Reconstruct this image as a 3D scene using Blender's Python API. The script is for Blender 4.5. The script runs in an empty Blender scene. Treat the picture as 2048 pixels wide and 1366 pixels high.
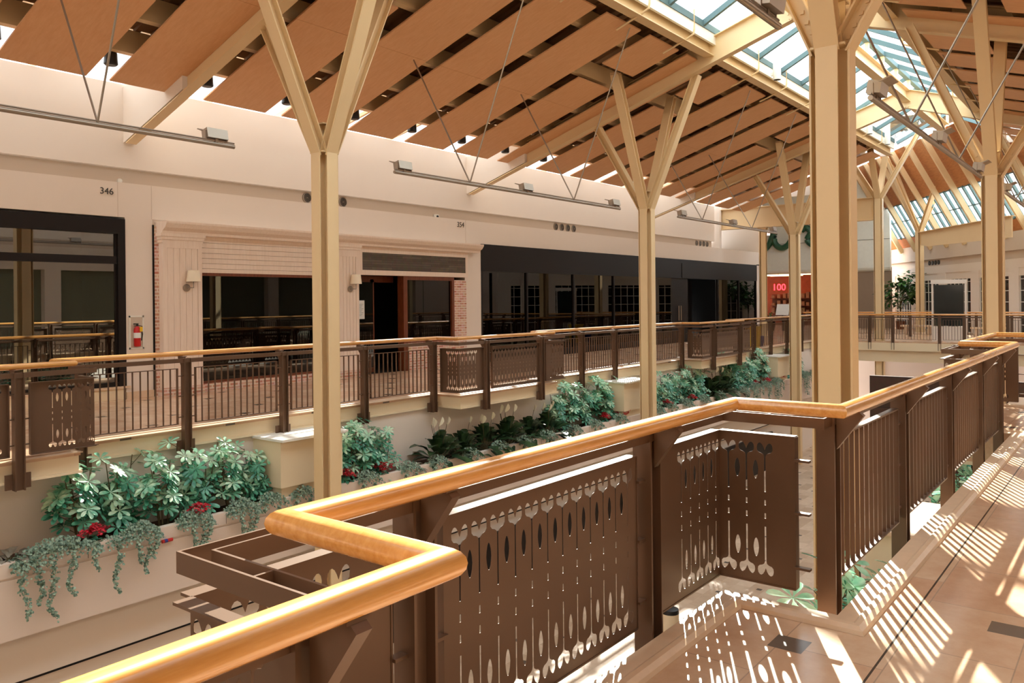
import bpy, bmesh, math, random
from mathutils import Vector, Matrix
random.seed(7)
C = bpy.context.scene.collection
# ------------------------------------------------------------------ camera
FPX, ROLL, HC = 1620.0, 0.010, 1.6
YAW = math.radians(38.0)
cam_d = bpy.data.cameras.new('camera'); cam = bpy.data.objects.new('camera', cam_d); C.objects.link(cam)
cam_d.sensor_width = 36.0; cam_d.lens = FPX/2048*36.0
cam_d.shift_y = -80.3/2048; cam_d.clip_start = 0.05; cam_d.clip_end = 300
f_ = Vector((math.cos(YAW), math.sin(YAW), 0)); r_ = Vector((math.sin(YAW), -math.cos(YAW), 0)); u_ = Vector((0,0,1))
cr, sr = math.cos(ROLL), math.sin(ROLL)
# camera axes: roll clockwise so that world-right projects slightly upward
rr = r_*cr - u_*sr; uu = u_*cr + r_*sr
M = Matrix((( rr.x, uu.x, -f_.x, 0),(rr.y, uu.y, -f_.y, 0),(rr.z, uu.z, -f_.z, HC),(0,0,0,1)))
cam.matrix_world = M
bpy.context.scene.camera = cam
# ------------------------------------------------------------------ world, sun, exposure
w = bpy.data.worlds.new('sky'); bpy.context.scene.world = w; w.use_nodes = True
bg = w.node_tree.nodes['Background']; bg.inputs[0].default_value = (0.90,0.95,1.0,1); bg.inputs[1].default_value = 5.4
sun_d = bpy.data.lights.new('sun','SUN'); sun = bpy.data.objects.new('sun', sun_d); C.objects.link(sun)
SUNV = Vector((1.40,0.74,1.0)).normalized()
sun_d.energy = 27.0; sun_d.angle = math.radians(0.53); sun_d.color = (1.0,0.93,0.82)
sun.rotation_euler = SUNV.to_track_quat('Z','Y').to_euler(); sun.location = (20,10,30)
vs = bpy.context.scene.view_settings
vs.view_transform='Standard'; vs.look='None'; vs.gamma=1.0; vs.use_curve_mapping=False; vs.exposure = 0.28
# ------------------------------------------------------------------ materials
def new_mat(name):
    m = bpy.data.materials.new(name); m.use_nodes = True
    nt = m.node_tree; b = nt.nodes['Principled BSDF']; return m, nt, b
def lin(c):
    return tuple((x/255/12.92 if x/255<=0.04045 else ((x/255+0.055)/1.055)**2.4) for x in c)
def mat(name, rgb, rough=0.6, metal=0.0, var=0.06, scale=6.0, bump=0.0, bscale=60, spec=0.5, coat=0):
    m, nt, b = new_mat(name)
    c = lin(rgb)
    n = nt.nodes.new('ShaderNodeTexNoise'); n.inputs['Scale'].default_value = scale; n.inputs['Detail'].default_value = 4
    tc = nt.nodes.new('ShaderNodeTexCoord'); nt.links.new(tc.outputs['Object'], n.inputs['Vector'])
    r = nt.nodes.new('ShaderNodeMix'); r.data_type='RGBA'
    r.inputs[6].default_value = (*[x*(1-var) for x in c],1); r.inputs[7].default_value = (*[min(1,x*(1+var)) for x in c],1)
    nt.links.new(n.outputs['Fac'], r.inputs[0]); nt.links.new(r.outputs[2], b.inputs['Base Color'])
    b.inputs['Roughness'].default_value = rough; b.inputs['Metallic'].default_value = metal
    b.inputs['Specular IOR Level'].default_value = spec
    if coat: b.inputs['Coat Weight'].default_value = coat; b.inputs['Coat Roughness'].default_value = 0.12
    if bump:
        n2 = nt.nodes.new('ShaderNodeTexNoise'); n2.inputs['Scale'].default_value = bscale
        nt.links.new(tc.outputs['Object'], n2.inputs['Vector'])
        bp = nt.nodes.new('ShaderNodeBump'); bp.inputs['Strength'].default_value = bump; bp.inputs['Distance'].default_value = 0.01
        nt.links.new(n2.outputs['Fac'], bp.inputs['Height']); nt.links.new(bp.outputs['Normal'], b.inputs['Normal'])
    return m
def emit(name, rgb, s):
    m, nt, b = new_mat(name); b.inputs['Base Color'].default_value=(*lin(rgb),1)
    b.inputs['Emission Color'].default_value=(*lin(rgb),1); b.inputs['Emission Strength'].default_value=s
    return m
def wood_mat(name, c1, c2, rough, stretch, scale, coat=0):
    m, nt, b = new_mat(name)
    tc = nt.nodes.new('ShaderNodeTexCoord'); mp = nt.nodes.new('ShaderNodeMapping'); mp.inputs['Scale'].default_value = stretch
    n = nt.nodes.new('ShaderNodeTexNoise'); n.inputs['Scale'].default_value = scale; n.inputs['Detail'].default_value = 7; n.inputs['Roughness'].default_value=0.65
    cr_ = nt.nodes.new('ShaderNodeValToRGB'); cr_.color_ramp.elements[0].position=0.3; cr_.color_ramp.elements[1].position=0.7
    cr_.color_ramp.elements[0].color=(*lin(c1),1); cr_.color_ramp.elements[1].color=(*lin(c2),1)
    nt.links.new(tc.outputs['Object'], mp.inputs[0]); nt.links.new(mp.outputs[0], n.inputs['Vector'])
    nt.links.new(n.outputs['Fac'], cr_.inputs[0]); nt.links.new(cr_.outputs[0], b.inputs['Base Color'])
    b.inputs['Roughness'].default_value = rough
    if coat: b.inputs['Coat Weight'].default_value=coat; b.inputs['Coat Roughness'].default_value=0.1
    return m
def brick_mat(name, c1, c2, mortar, scale, bw, rh, msize=0.02, rough=0.8, rot=None, offset=0.5):
    m, nt, b = new_mat(name)
    tc = nt.nodes.new('ShaderNodeTexCoord'); mp = nt.nodes.new('ShaderNodeMapping')
    if rot: mp.inputs['Rotation'].default_value = rot
    bt = nt.nodes.new('ShaderNodeTexBrick'); bt.inputs['Scale'].default_value = scale
    bt.inputs['Color1'].default_value=(*lin(c1),1); bt.inputs['Color2'].default_value=(*lin(c2),1); bt.inputs['Mortar'].default_value=(*lin(mortar),1)
    bt.inputs['Mortar Size'].default_value=msize; bt.inputs['Brick Width'].default_value=bw; bt.inputs['Row Height'].default_value=rh
    bt.offset = offset
    nt.links.new(tc.outputs['Object'], mp.inputs[0]); nt.links.new(mp.outputs[0], bt.inputs['Vector'])
    n = nt.nodes.new('ShaderNodeTexNoise'); n.inputs['Scale'].default_value=9; n.inputs['Detail'].default_value=6
    nt.links.new(tc.outputs['Object'], n.inputs['Vector'])
    mx = nt.nodes.new('ShaderNodeMix'); mx.data_type='RGBA'; mx.blend_type='OVERLAY'; mx.inputs[0].default_value=0.35
    nt.links.new(bt.outputs['Color'], mx.inputs[6]); nt.links.new(n.outputs['Color'], mx.inputs[7])
    hs = nt.nodes.new('ShaderNodeHueSaturation'); hs.inputs['Saturation'].default_value=0.95
    nt.links.new(mx.outputs[2], hs.inputs['Color']); nt.links.new(hs.outputs[0], b.inputs['Base Color'])
    b.inputs['Roughness'].default_value=rough
    return m
def glass_mat(name, tint, trans, ior=1.5, rough=0.0):
    m, nt, b = new_mat(name); nt.nodes.remove(b)
    out = nt.nodes['Material Output']
    t = nt.nodes.new('ShaderNodeBsdfTransparent'); t.inputs[0].default_value=(*[x*trans for x in tint],1)
    g = nt.nodes.new('ShaderNodeBsdfGlossy'); g.inputs['Roughness'].default_value=rough; g.inputs[0].default_value=(1,1,1,1)
    lw = nt.nodes.new('ShaderNodeLayerWeight'); lw.inputs[0].default_value=0.5
    pw = nt.nodes.new('ShaderNodeMath'); pw.operation='POWER'; nt.links.new(lw.outputs['Facing'], pw.inputs[0]); pw.inputs[1].default_value=4.0
    fr = nt.nodes.new('ShaderNodeMath'); fr.operation='MULTIPLY_ADD'; fr.inputs[1].default_value=0.6; fr.inputs[2].default_value=ior; nt.links.new(pw.outputs[0], fr.inputs[0])
    mx = nt.nodes.new('ShaderNodeMixShader')
    nt.links.new(fr.outputs[0], mx.inputs[0]); nt.links.new(t.outputs[0], mx.inputs[1]); nt.links.new(g.outputs[0], mx.inputs[2])
    nt.links.new(mx.outputs[0], out.inputs[0]); return m
def floor_mat(name, base, alt, tile, accent, joint, period, rough=0.22, yline=None):
    m, nt, b = new_mat(name); L = nt.links
    tc = nt.nodes.new('ShaderNodeTexCoord'); sp = nt.nodes.new('ShaderNodeSeparateXYZ'); L.new(tc.outputs['Object'], sp.inputs[0])
    def mth(op, a, bb=None, c=None):
        n = nt.nodes.new('ShaderNodeMath'); n.operation = op
        for i, v in enumerate((a, bb, c)):
            if v is None: continue
            if isinstance(v,(int,float)): n.inputs[i].default_value = v
            else: L.new(v, n.inputs[i])
        return n.outputs[0]
    bt = nt.nodes.new('ShaderNodeTexBrick'); L.new(tc.outputs['Object'], bt.inputs['Vector'])
    bt.inputs['Scale'].default_value=1.0; bt.inputs['Brick Width'].default_value=tile*1.5; bt.inputs['Row Height'].default_value=tile
    bt.inputs['Mortar Size'].default_value=0.003; bt.inputs['Color1'].default_value=(*lin(base),1); bt.inputs['Color2'].default_value=(*lin(alt),1); bt.inputs['Mortar'].default_value=(*lin(joint),1)
    n = nt.nodes.new('ShaderNodeTexNoise'); n.inputs['Scale'].default_value=5; n.inputs['Detail'].default_value=8; n.inputs['Roughness'].default_value=0.7; L.new(tc.outputs['Object'], n.inputs['Vector'])
    mx = nt.nodes.new('ShaderNodeMix'); mx.data_type='RGBA'; mx.blend_type='SOFT_LIGHT'; mx.inputs[0].default_value=0.55
    L.new(bt.outputs['Color'], mx.inputs[6]); L.new(n.outputs['Fac'], mx.inputs[7])
    # accent squares on a staggered lattice
    px = mth('ADD', sp.outputs[0], -3.74+40*period); py = mth('ADD', sp.outputs[1], -1.31+40*period)
    def cell(ox, oy):
        ax = mth('SUBTRACT', mth('MODULO', mth('ADD', px, ox+period/2), period), period/2)
        ay = mth('SUBTRACT', mth('MODULO', mth('ADD', py, oy+period/2), period), period/2)
        return mth('MULTIPLY', mth('LESS_THAN', mth('ABSOLUTE', ax), 0.078*tile/0.45), mth('LESS_THAN', mth('ABSOLUTE', ay), 0.078*tile/0.45))
    acc = mth('MAXIMUM', cell(0,0), cell(period/2, period/2))
    m2 = nt.nodes.new('ShaderNodeMix'); m2.data_type='RGBA'; L.new(acc, m2.inputs[0]); L.new(mx.outputs[2], m2.inputs[6]); m2.inputs[7].default_value=(*lin(accent),1)
    col = m2.outputs[2]
    if yline is not None:
        ln = mth('LESS_THAN', mth('ABSOLUTE', mth('ADD', sp.outputs[1], -yline)), 0.005)
        m3 = nt.nodes.new('ShaderNodeMix'); m3.data_type='RGBA'; L.new(ln, m3.inputs[0]); L.new(col, m3.inputs[6]); m3.inputs[7].default_value=(*lin((70,60,52)),1); col = m3.outputs[2]
    L.new(col, b.inputs['Base Color']); b.inputs['Roughness'].default_value = rough
    rr_ = nt.nodes.new('ShaderNodeMapRange'); rr_.inputs[3].default_value=rough*0.8; rr_.inputs[4].default_value=rough*1.5; L.new(n.outputs['Fac'], rr_.inputs[0]); L.new(rr_.outputs[0], b.inputs['Roughness'])
    return m
def leaf_mat(name, dark, light, rough=0.35, scale=9, sub=0.0):
    m, nt, b = new_mat(name); L=nt.links
    tc = nt.nodes.new('ShaderNodeTexCoord'); n = nt.nodes.new('ShaderNodeTexNoise'); n.inputs['Scale'].default_value=scale; n.inputs['Detail'].default_value=3
    L.new(tc.outputs['Object'], n.inputs['Vector'])
    cr_ = nt.nodes.new('ShaderNodeValToRGB'); cr_.color_ramp.elements[0].position=0.35; cr_.color_ramp.elements[1].position=0.68
    cr_.color_ramp.elements[0].color=(*lin(dark),1); cr_.color_ramp.elements[1].color=(*lin(light),1)
    L.new(n.outputs['Fac'], cr_.inputs[0]); L.new(cr_.outputs[0], b.inputs['Base Color']); b.inputs['Roughness'].default_value=rough
    if sub:
        tr = nt.nodes.new('ShaderNodeBsdfTranslucent'); L.new(cr_.outputs[0], tr.inputs[0])
        mx = nt.nodes.new('ShaderNodeMixShader'); mx.inputs[0].default_value=sub
        out = nt.nodes['Material Output']; L.new(b.outputs[0], mx.inputs[1]); L.new(tr.outputs[0], mx.inputs[2]); L.new(mx.outputs[0], out.inputs[0])
    return m
MT = dict(
 steel=mat('cream_painted_steel',(232,202,156),0.45,var=0.03,scale=3),
 wall=mat('cream_plaster',(232,218,204),0.8,var=0.02,scale=1.5),
 band=mat('beige_plaster',(212,194,176),0.85,var=0.02,scale=1.5),
 white=mat('white_paint',(236,232,222),0.6,var=0.02),
 slab=mat('pale_yellow_fascia',(232,212,178),0.6,var=0.02,scale=2),
 planterw=mat('planter_concrete',(226,206,190),0.75,var=0.03,scale=2),
 stone=mat('beige_stone',(222,192,160),0.35,var=0.10,scale=14),
 brown=mat('bronze_brown_metal',(102,76,58),0.38,metal=0.25,var=0.05,scale=8),
 black=mat('black_frame',(26,20,18),0.5,var=0.1,spec=0.25),
 blackm=mat('black_panel',(24,17,14),0.5,var=0.1,scale=2,spec=0.25),
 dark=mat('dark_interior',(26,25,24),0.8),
 darkg=mat('dark_green_interior',(120,124,108),0.8),
 deck=mat('brown_roof_deck',(156,122,92),0.8,var=0.25,scale=3),
 teal=mat('teal_glazing_bar',(88,112,114),0.6,var=0.05),
 galv=mat('brushed_steel',(160,146,132),0.35,metal=0.7,var=0.05),
 woodtrim=wood_mat('mahogany_trim',(92,42,20),(128,66,34),0.4,(4,4,0.6),8),
 rail=wood_mat('varnished_maple',(206,138,66),(232,172,100),0.24,(0.8,9,9),4.5,coat=0.6),
 maple=wood_mat('maple_veneer',(222,164,116),(232,180,132),0.55,(7,0.9,3),3.0),
 cedar=wood_mat('cedar_ceiling',(170,104,54),(200,132,78),0.5,(1,1,8),3),
 pilaster=wood_mat('limed_oak',(232,210,192),(242,224,208),0.6,(8,8,0.7),3.5),
 brick=brick_mat('whitewashed_brick',(190,120,92),(216,176,154),(226,206,190),1.0,0.2,0.067,0.012,rot=(math.pi/2,0,0)),
 slate=brick_mat('slate_sign_panel',(84,74,64),(104,92,80),(70,62,54),1.0,0.7,0.06,0.004,rot=(math.pi/2,0,0)),
 darktile=brick_mat('dark_brown_tile',(64,42,30),(78,52,38),(44,30,22),1.0,0.5,1.2,0.01,rot=(math.pi/2,0,math.pi/2)),
 floor=floor_mat('marble_floor',(216,182,150),(204,162,130),0.45,(112,98,86),(176,148,124),1.56,0.20,yline=0.935),
 floorl=floor_mat('lower_tile_floor',(206,180,154),(176,146,118),0.30,(78,64,54),(190,164,140),1.2,0.45),
 soil=mat('soil',(92,62,48),0.95,var=0.4,scale=40,bump=0.6),
 skyglass=glass_mat('skylight_glass',(0.92,0.97,0.98),0.94,0.03),
 slotglass=glass_mat('frosted_roof_glass',(0.95,0.96,0.96),0.70,0.03),
 shopglass=glass_mat('shop_glass',(0.72,0.78,0.72),0.6,0.2),
 darkglass=glass_mat('smoked_shop_glass',(0.5,0.5,0.5),0.2,0.05),
 sche=leaf_mat('umbrella_plant_leaf',(40,110,86),(120,196,160),0.26,7,0.2),
 scheL=leaf_mat('umbrella_plant_leaf_pale',(110,186,150),(214,236,204),0.26,7,0.2),  # variegation and sunlit highlights both put into this leaf colour
 ivy=leaf_mat('ivy_leaf',(66,96,78),(170,190,164),0.5,30,0.1),
 lily=leaf_mat('peace_lily_leaf',(30,52,34),(64,92,54),0.35,8,0.1),
 grey=leaf_mat('grey_leaf',(110,104,92),(160,150,134),0.55,10,0.1),
 fig=leaf_mat('fig_leaf',(30,70,34),(90,140,60),0.35,5,0.1),
 red=mat('red_petals',(206,32,52),0.5,var=0.35,scale=30),
 petal=mat('white_spathe',(240,236,214),0.5),
 stem=mat('brown_stem',(96,84,56),0.7),
 redp=mat('red_enamel',(196,24,24),0.3), yellow=mat('yellow_plastic',(236,190,30),0.4), blue=mat('blue_plastic',(40,60,140),0.5),
 shade=mat('linen_shade',(240,226,200),0.8), paper=mat('paper',(236,236,232),0.9), ink=mat('dark_ink',(70,64,58),0.7),
 blackpl=mat('black_plastic',(22,22,24),0.4), grn=mat('green_letters',(44,92,66),0.4), grayw=mat('grey_white_panel',(230,230,220),0.6),
 neon=emit('red_neon',(255,40,50),6.0), warm=emit('warm_shop_light',(255,214,150),5.0), exitw=emit('exit_sign',(255,240,235),0.9), redl=mat('red_lettering',(214,30,40),0.5),
 orange=mat('orange_shop_wall',(176,84,40),0.6,var=0.35,scale=3), taupe=mat('taupe_panel',(150,128,108),0.6), screen=mat('dark_screen',(34,40,40),0.08),
 curtain=mat('merchandise',(150,110,84),0.8,var=0.5,scale=9), litebase=mat('lower_wall_plaster',(230,214,198),0.8,var=0.02),
)
# ------------------------------------------------------------------ mesh helpers
ORG = {}
class MB:
    def __init__(s): s.v=[]; s.f=[]
    def add(s, vs, fs):
        o=len(s.v); s.v+= [tuple(v) for v in vs]; s.f += [tuple(i+o for i in f) for f in fs]; return s
    def box(s,x0,x1,y0,y1,z0,z1):
        x0,x1=min(x0,x1),max(x0,x1); y0,y1=min(y0,y1),max(y0,y1); z0,z1=min(z0,z1),max(z0,z1)
        return s.add([(x0,y0,z0),(x1,y0,z0),(x1,y1,z0),(x0,y1,z0),(x0,y0,z1),(x1,y0,z1),(x1,y1,z1),(x0,y1,z1)],
          [(0,3,2,1),(4,5,6,7),(0,1,5,4),(1,2,6,5),(2,3,7,6),(3,0,4,7)])
    def obox(s,c,ax,ay,az):
        c=Vector(c); P=[]
        for k in (-1,1):
            for (i,j) in ((-1,-1),(1,-1),(1,1),(-1,1)): P.append(c+ax*i+ay*j+az*k)
        return s.add(P,[(0,3,2,1),(4,5,6,7),(0,1,5,4),(1,2,6,5),(2,3,7,6),(3,0,4,7)])
    def bar(s,p0,p1,w,h,side=None):
        p0=Vector(p0);p1=Vector(p1);d=(p1-p0); L=d.length; d.normalize()
        if side is None: side = d.cross(Vector((0,0,1)))
        side=Vector(side); 
        if side.length<1e-4: side=Vector((1,0,0))
        side=(side-d*side.dot(d)).normalized(); up=side.cross(d)
        return s.obox((p0+p1)/2, side*w/2, up*h/2, d*L/2)
    def ibeam(s,p0,p1,side,w,dp,tf=0.02,tw=0.015):
        p0=Vector(p0);p1=Vector(p1);d=(p1-p0).normalized();side=Vector(side);side=(side-d*side.dot(d)).normalized();up=side.cross(d)
        for k in (-1,1): s.bar(p0+up*k*(dp/2-tf/2),p1+up*k*(dp/2-tf/2),w,tf,side)
        s.bar(p0,p1,tw,dp-2*tf,side); return s
    def tube(s,path,r,n=8,cap=True,r1=None):
        P=[Vector(p) for p in path]; rings=[]; N=len(P)
        for i,p in enumerate(P):
            d=(P[min(i+1,N-1)]-P[max(i-1,0)]).normalized()
            a=d.cross(Vector((0,0,1)));
            if a.length<1e-3: a=Vector((1,0,0))
            a.normalize(); b=a.cross(d); rad=r if r1 is None else r+(r1-r)*i/(N-1)
            rings.append([p+(a*math.cos(t)+b*math.sin(t))*rad for t in [2*math.pi*k/n for k in range(n)]])
        vs=[v for R in rings for v in R]; fs=[]
        for i in range(N-1):
            for k in range(n): fs.append((i*n+k,i*n+(k+1)%n,(i+1)*n+(k+1)%n,(i+1)*n+k))
        if cap: fs.append(tuple(range(n))[::-1]); fs.append(tuple((N-1)*n+k for k in range(n)))
        return s.add(vs,fs)
    def lathe(s,c,prof,n=16,axis='Z'):
        vs=[];fs=[]
        for (r,h) in prof:
            for k in range(n):
                t=2*math.pi*k/n; a,b=r*math.cos(t),r*math.sin(t)
                v={'Z':(a,b,h),'Y':(a,h,b),'X':(h,a,b)}[axis]; vs.append((c[0]+v[0],c[1]+v[1],c[2]+v[2]))
        for i in range(len(prof)-1):
            for k in range(n): fs.append((i*n+k,i*n+(k+1)%n,(i+1)*n+(k+1)%n,(i+1)*n+k))
        fs.append(tuple(range(n))[::-1]); fs.append(tuple((len(prof)-1)*n+k for k in range(n)))
        return s.add(vs,fs)
    def prism(s,poly,z0,z1,fn=lambda x,y,z:(x,y,z)):
        n=len(poly); vs=[fn(x,y,z0) for x,y in poly]+[fn(x,y,z1) for x,y in poly]
        return s.add(vs,[tuple(range(n))[::-1],tuple(range(n,2*n))]+[(i,(i+1)%n,n+(i+1)%n,n+i) for i in range(n)])
    def sweep(s,path,prof,closed=False):
        # path: horizontal 2D points with z; prof: list of (perp, z); mitred corners
        P=[Vector((p[0],p[1])) for p in path]; N=len(P); n=len(prof); vs=[];fs=[]
        for i in range(N):
            if i==0: t=(P[1]-P[0]).normalized(); nn=Vector((-t.y,t.x)); m=nn
            elif i==N-1: t=(P[-1]-P[-2]).normalized(); m=Vector((-t.y,t.x))
            else:
                t0=(P[i]-P[i-1]).normalized(); t1=(P[i+1]-P[i]).normalized(); n0=Vector((-t0.y,t0.x)); n1=Vector((-t1.y,t1.x))
                m=(n0+n1); m/= max(0.2,m.dot(n0)*1.0) if False else 1; m=m.normalized(); m/=max(0.3,m.dot(n0))
            for (a,z) in prof: q=P[i]+m*a; vs.append((q.x,q.y,z))
        for i in range(N-1):
            for k in range(n): fs.append((i*n+k,i*n+(k+1)%n,(i+1)*n+(k+1)%n,(i+1)*n+k))
        fs.append(tuple(range(n))[::-1]); fs.append(tuple((N-1)*n+k for k in range(n)))
        return s.add(vs,fs)
    def build(s,name,m,parent=None,org=None,smooth=False):
        if parent is not None: o=ORG[parent.name]
        else: o = Vector(org) if org is not None else Vector((0,0,0))
        me=bpy.data.meshes.new(name); me.from_pydata([(v[0]-o[0],v[1]-o[1],v[2]-o[2]) for v in s.v],[],s.f)
        bm=bmesh.new(); bm.from_mesh(me); bmesh.ops.recalc_face_normals(bm,faces=bm.faces); bm.to_mesh(me); bm.free()
        me.materials.append(m)
        if smooth:
            for p in me.polygons: p.use_smooth=True
            try: me.set_sharp_from_angle(angle=math.radians(40))
            except Exception: pass
        ob=bpy.data.objects.new(name,me); C.objects.link(ob)
        if parent is not None: ob.parent=parent
        else: ob.location=o
        ORG[ob.name]=Vector(o); return ob
def thing(name,label,cat,loc,group=None,rz=0):
    o=bpy.data.objects.new(name,None); C.objects.link(o); o.empty_display_size=0.2; o.location=loc; o.rotation_euler=(0,0,rz)
    o['label']=label; o['category']=cat
    if group: o['group']=group
    ORG[o.name]=Vector(loc); return o
def tag(o,label,cat,group=None,kind=None):
    o['label']=label; o['category']=cat
    if group: o['group']=group
    if kind: o['kind']=kind
    return o
def struct(mb,name,m,label=None,parent=None,smooth=False):
    o=mb.build(name,m,parent,smooth=smooth)
    if parent is None: o['kind']='structure'
    return o
def dup(root,loc,rz=None,label=None,group=None,scale=None):
    r=root.copy(); C.objects.link(r); r.location=loc
    if rz is not None: r.rotation_euler=(0,0,rz)
    if scale: r.scale=(scale,)*3 if not isinstance(scale,tuple) else scale
    if label: r['label']=label
    if group: r['group']=group
    for ch in list(root.children):
        c=ch.copy(); C.objects.link(c); c.parent=r
        for g in list(ch.children): d=g.copy(); C.objects.link(d); d.parent=c
    return r
ORD=['first','second','third','fourth','fifth','sixth','seventh','eighth','ninth','tenth','eleventh','twelfth','thirteenth','fourteenth','fifteenth','sixteenth','seventeenth','eighteenth','nineteenth','twentieth','twenty-first','twenty-second','twenty-third','twenty-fourth','twenty-fifth','twenty-sixth','twenty-seventh']
def text_mesh(txt,name,m,size,loc,xdir,updir,parent=None,extrude=0.004,align='CENTER'):
    cu=bpy.data.curves.new('t','FONT'); cu.body=txt; cu.size=size; cu.extrude=extrude; cu.align_x=align; cu.align_y='CENTER'
    ob=bpy.data.objects.new('t',cu); C.objects.link(ob); bpy.context.view_layer.update()
    me=bpy.data.meshes.new_from_object(ob.evaluated_get(bpy.context.evaluated_depsgraph_get())); bpy.data.objects.remove(ob)
    X=Vector(xdir).normalized();U=Vector(updir).normalized();N=X.cross(U)
    mb=MB(); mb.v=[tuple(Vector(loc)+X*v.co.x+U*v.co.y+N*v.co.z) for v in me.vertices]; mb.f=[tuple(p.vertices) for p in me.polygons]
    return mb.build(name,m,parent)

# ------------------------------------------------------------------ layout constants
Z0F = -0.16                    # far walkway level
YN, YF = 1.185, 10.70          # handrail lines near / far
YMID = 5.94
NB = [(1.27,4.15),(10.98,13.75)]           # near bays along X (handrail corners)
FB = [(1.50,4.42),(11.33,14.43),(21.75,25.0)]
XE = 34.5
WX0 = -7.0
def edge_path(Y,bays,s,off,x0,x1,dp=0.55):
    # path of the edge at distance off beyond the handrail line towards the void (s = direction of the void)
    pts=[(x0,Y+s*off)]
    for (a,b) in bays:
        pts+= [(a-off if off>0 else a-off,Y+s*off),(a-off,Y+s*(dp+off)),(b+off,Y+s*(dp+off)),(b+off,Y+s*off)]
    pts.append((x1,Y+s*off)); return pts
# ================================================================== STRUCTURE
# near floor
poly=edge_path(YN,NB,1,0.035,WX0,XE,0.60)
poly=[(WX0,-3.5)]+poly+[(XE,-3.5)]
struct(MB().prism(poly,-0.36,0.0),'floor',MT['floor'])
pf=edge_path(YF,FB,-1,0.035,WX0,XE,0.60)
struct(MB().prism([(WX0,15.6)]+pf+[(XE,15.6)],Z0F-0.03,Z0F),'floor',MT['floor'])
# far slab face and stone nosing
struct(MB().prism([(WX0,15.6)]+edge_path(YF,FB,-1,0.02,WX0,XE,0.60)+[(XE,15.6)],-0.37,Z0F-0.03),'trim_1',MT['slab'])
struct(MB().prism([(WX0,15.6)]+edge_path(YF,FB,-1,0.05,WX0,XE,0.60)+[(XE,15.6)],-0.40,-0.37),'trim_2',MT['slab'])
struct(MB().prism([(WX0,-3.5)]+edge_path(YN,NB,1,0.05,WX0,XE,0.60)+[(XE,-3.5)],-0.40,-0.36),'trim_3',MT['slab'])
kerb=[(-0.01,0.0),(-0.01,0.012),(0.085,0.016),(0.092,0.030),(0.104,0.036),(0.128,0.034),(0.150,0.018),(0.158,0.0)]
def kerb_prof(s): return [(-s*a,z) for a,z in kerb]
kp=edge_path(YN,NB,1,0.03,WX0,XE,0.60)
struct(MB().sweep(kp,[(-a,z+0.001) for a,z in kerb]),'trim_4',MT['stone'])
kp=edge_path(YF,FB,-1,0.045,WX0,XE,0.60)
struct(MB().sweep(kp,[(a,z+0.001+Z0F) for a,z in kerb]),'trim_5',MT['stone'])
# back walls of the planters below the slabs, soil, planter fronts
for s,Y,nm,nx in ((-1,YF,'left','far'),(1,YN,'right','near')):
    struct(MB().box(WX0,XE,Y-s*0.0,Y-s*0.12,-2.2,-0.40),'wall_'+nm,MT['wall'])
    yf=Y+s*0.70
    struct(MB().box(WX0,XE,Y+s*0.0,yf-s*0.09,-1.9,-1.36),'trim_6',MT['soil'])
    q=MB(); q.box(WX0,XE,yf-s*0.10,yf,-1.43,-1.27); q.box(WX0,XE,yf-s*0.10,yf-s*0.02,-1.46,-1.43); q.box(WX0,XE,yf-s*0.10,yf,-2.13,-1.46)
    struct(q,'trim_7',MT['planterw'])
    q=MB(); x=-6.6
    while x<XE: q.box(x,x+0.006,yf,yf+s*0.0015,-1.425,-1.275); x+=1.85
    struct(q,'trim_8',MT['ink'])
    q=MB(); q.box(WX0,XE,Y-s*0.1,yf-s*0.25,-2.75,-2.13); struct(q,'wall_lower_'+nm,MT['litebase'])
    struct(MB().box(WX0,XE,Y-s*0.1,yf-s*0.245,-2.745,-2.72),'trim_9',MT['black'])
    struct(MB().box(WX0,XE,Y-s*0.2,yf-s*0.32,-4.2,-2.745),'wall_lower_'+nm,MT['litebase'])
struct(MB().box(WX0,XE+14,-3.5,15.6,-4.3,-4.2),'floor',MT['floorl'])
struct(MB().box(XE+3.0,XE+3.2,-3.5,15.6,-4.2,-0.9),'wall_lower_end',MT['planterw'])
struct(MB().box(28.4,28.6,-3.5,7.2,-4.2,-0.97),'wall_lower_end',MT['darktile'])
q=MB(); q.box(7.6,27.5,10.13,10.2,-4.2,-2.97); struct(q,'wall_lower_left',MT['blackm'])
q=MB(); q.box(4.0,27.5,1.68,1.74,-4.2,-2.97); struct(q,'wall_lower_right',MT['blackm'])
struct(MB().box(WX0-0.2,WX0,-3.5,15.6,-4.3,7.5),'wall_back',MT['wall'])
# walls: far (left) and near (right, behind the camera)
def wall_side(s,nm):
    Y=lambda y: y if s>0 else 2*YMID-y
    zf=Z0F if s>0 else 0
    struct(MB().box(WX0,XE,Y(15.30),Y(15.50),4.215,5.8),'wall_'+nm,MT['wall'])
    struct(MB().box(WX0,XE,Y(15.45),Y(15.62),3.7,4.215),'wall_'+nm,MT['band'])
    return Y
YL=wall_side(1,'left')
wl=MB(); wl.box(WX0,XE+5,15.05,15.42,3.245,3.895); wl.box(7.50,8.03,15.05,15.42,Z0F,3.245); wl.box(17.12,17.82,15.05,15.42,Z0F,3.245); wl.box(7.9,17.3,15.08,15.42,2.9,3.3); wl.box(38.8,39.5,15.05,15.4,Z0F,3.3)
struct(wl,'wall_left',MT['wall'])
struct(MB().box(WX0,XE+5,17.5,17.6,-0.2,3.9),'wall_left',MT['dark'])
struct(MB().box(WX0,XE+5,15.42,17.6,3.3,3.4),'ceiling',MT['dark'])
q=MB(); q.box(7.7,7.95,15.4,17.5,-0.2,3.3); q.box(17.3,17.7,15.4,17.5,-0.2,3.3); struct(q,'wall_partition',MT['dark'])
struct(MB().box(WX0,XE,15.06,17.5,-0.2,Z0F+0.004),'floor',MT['dark'])
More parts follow.
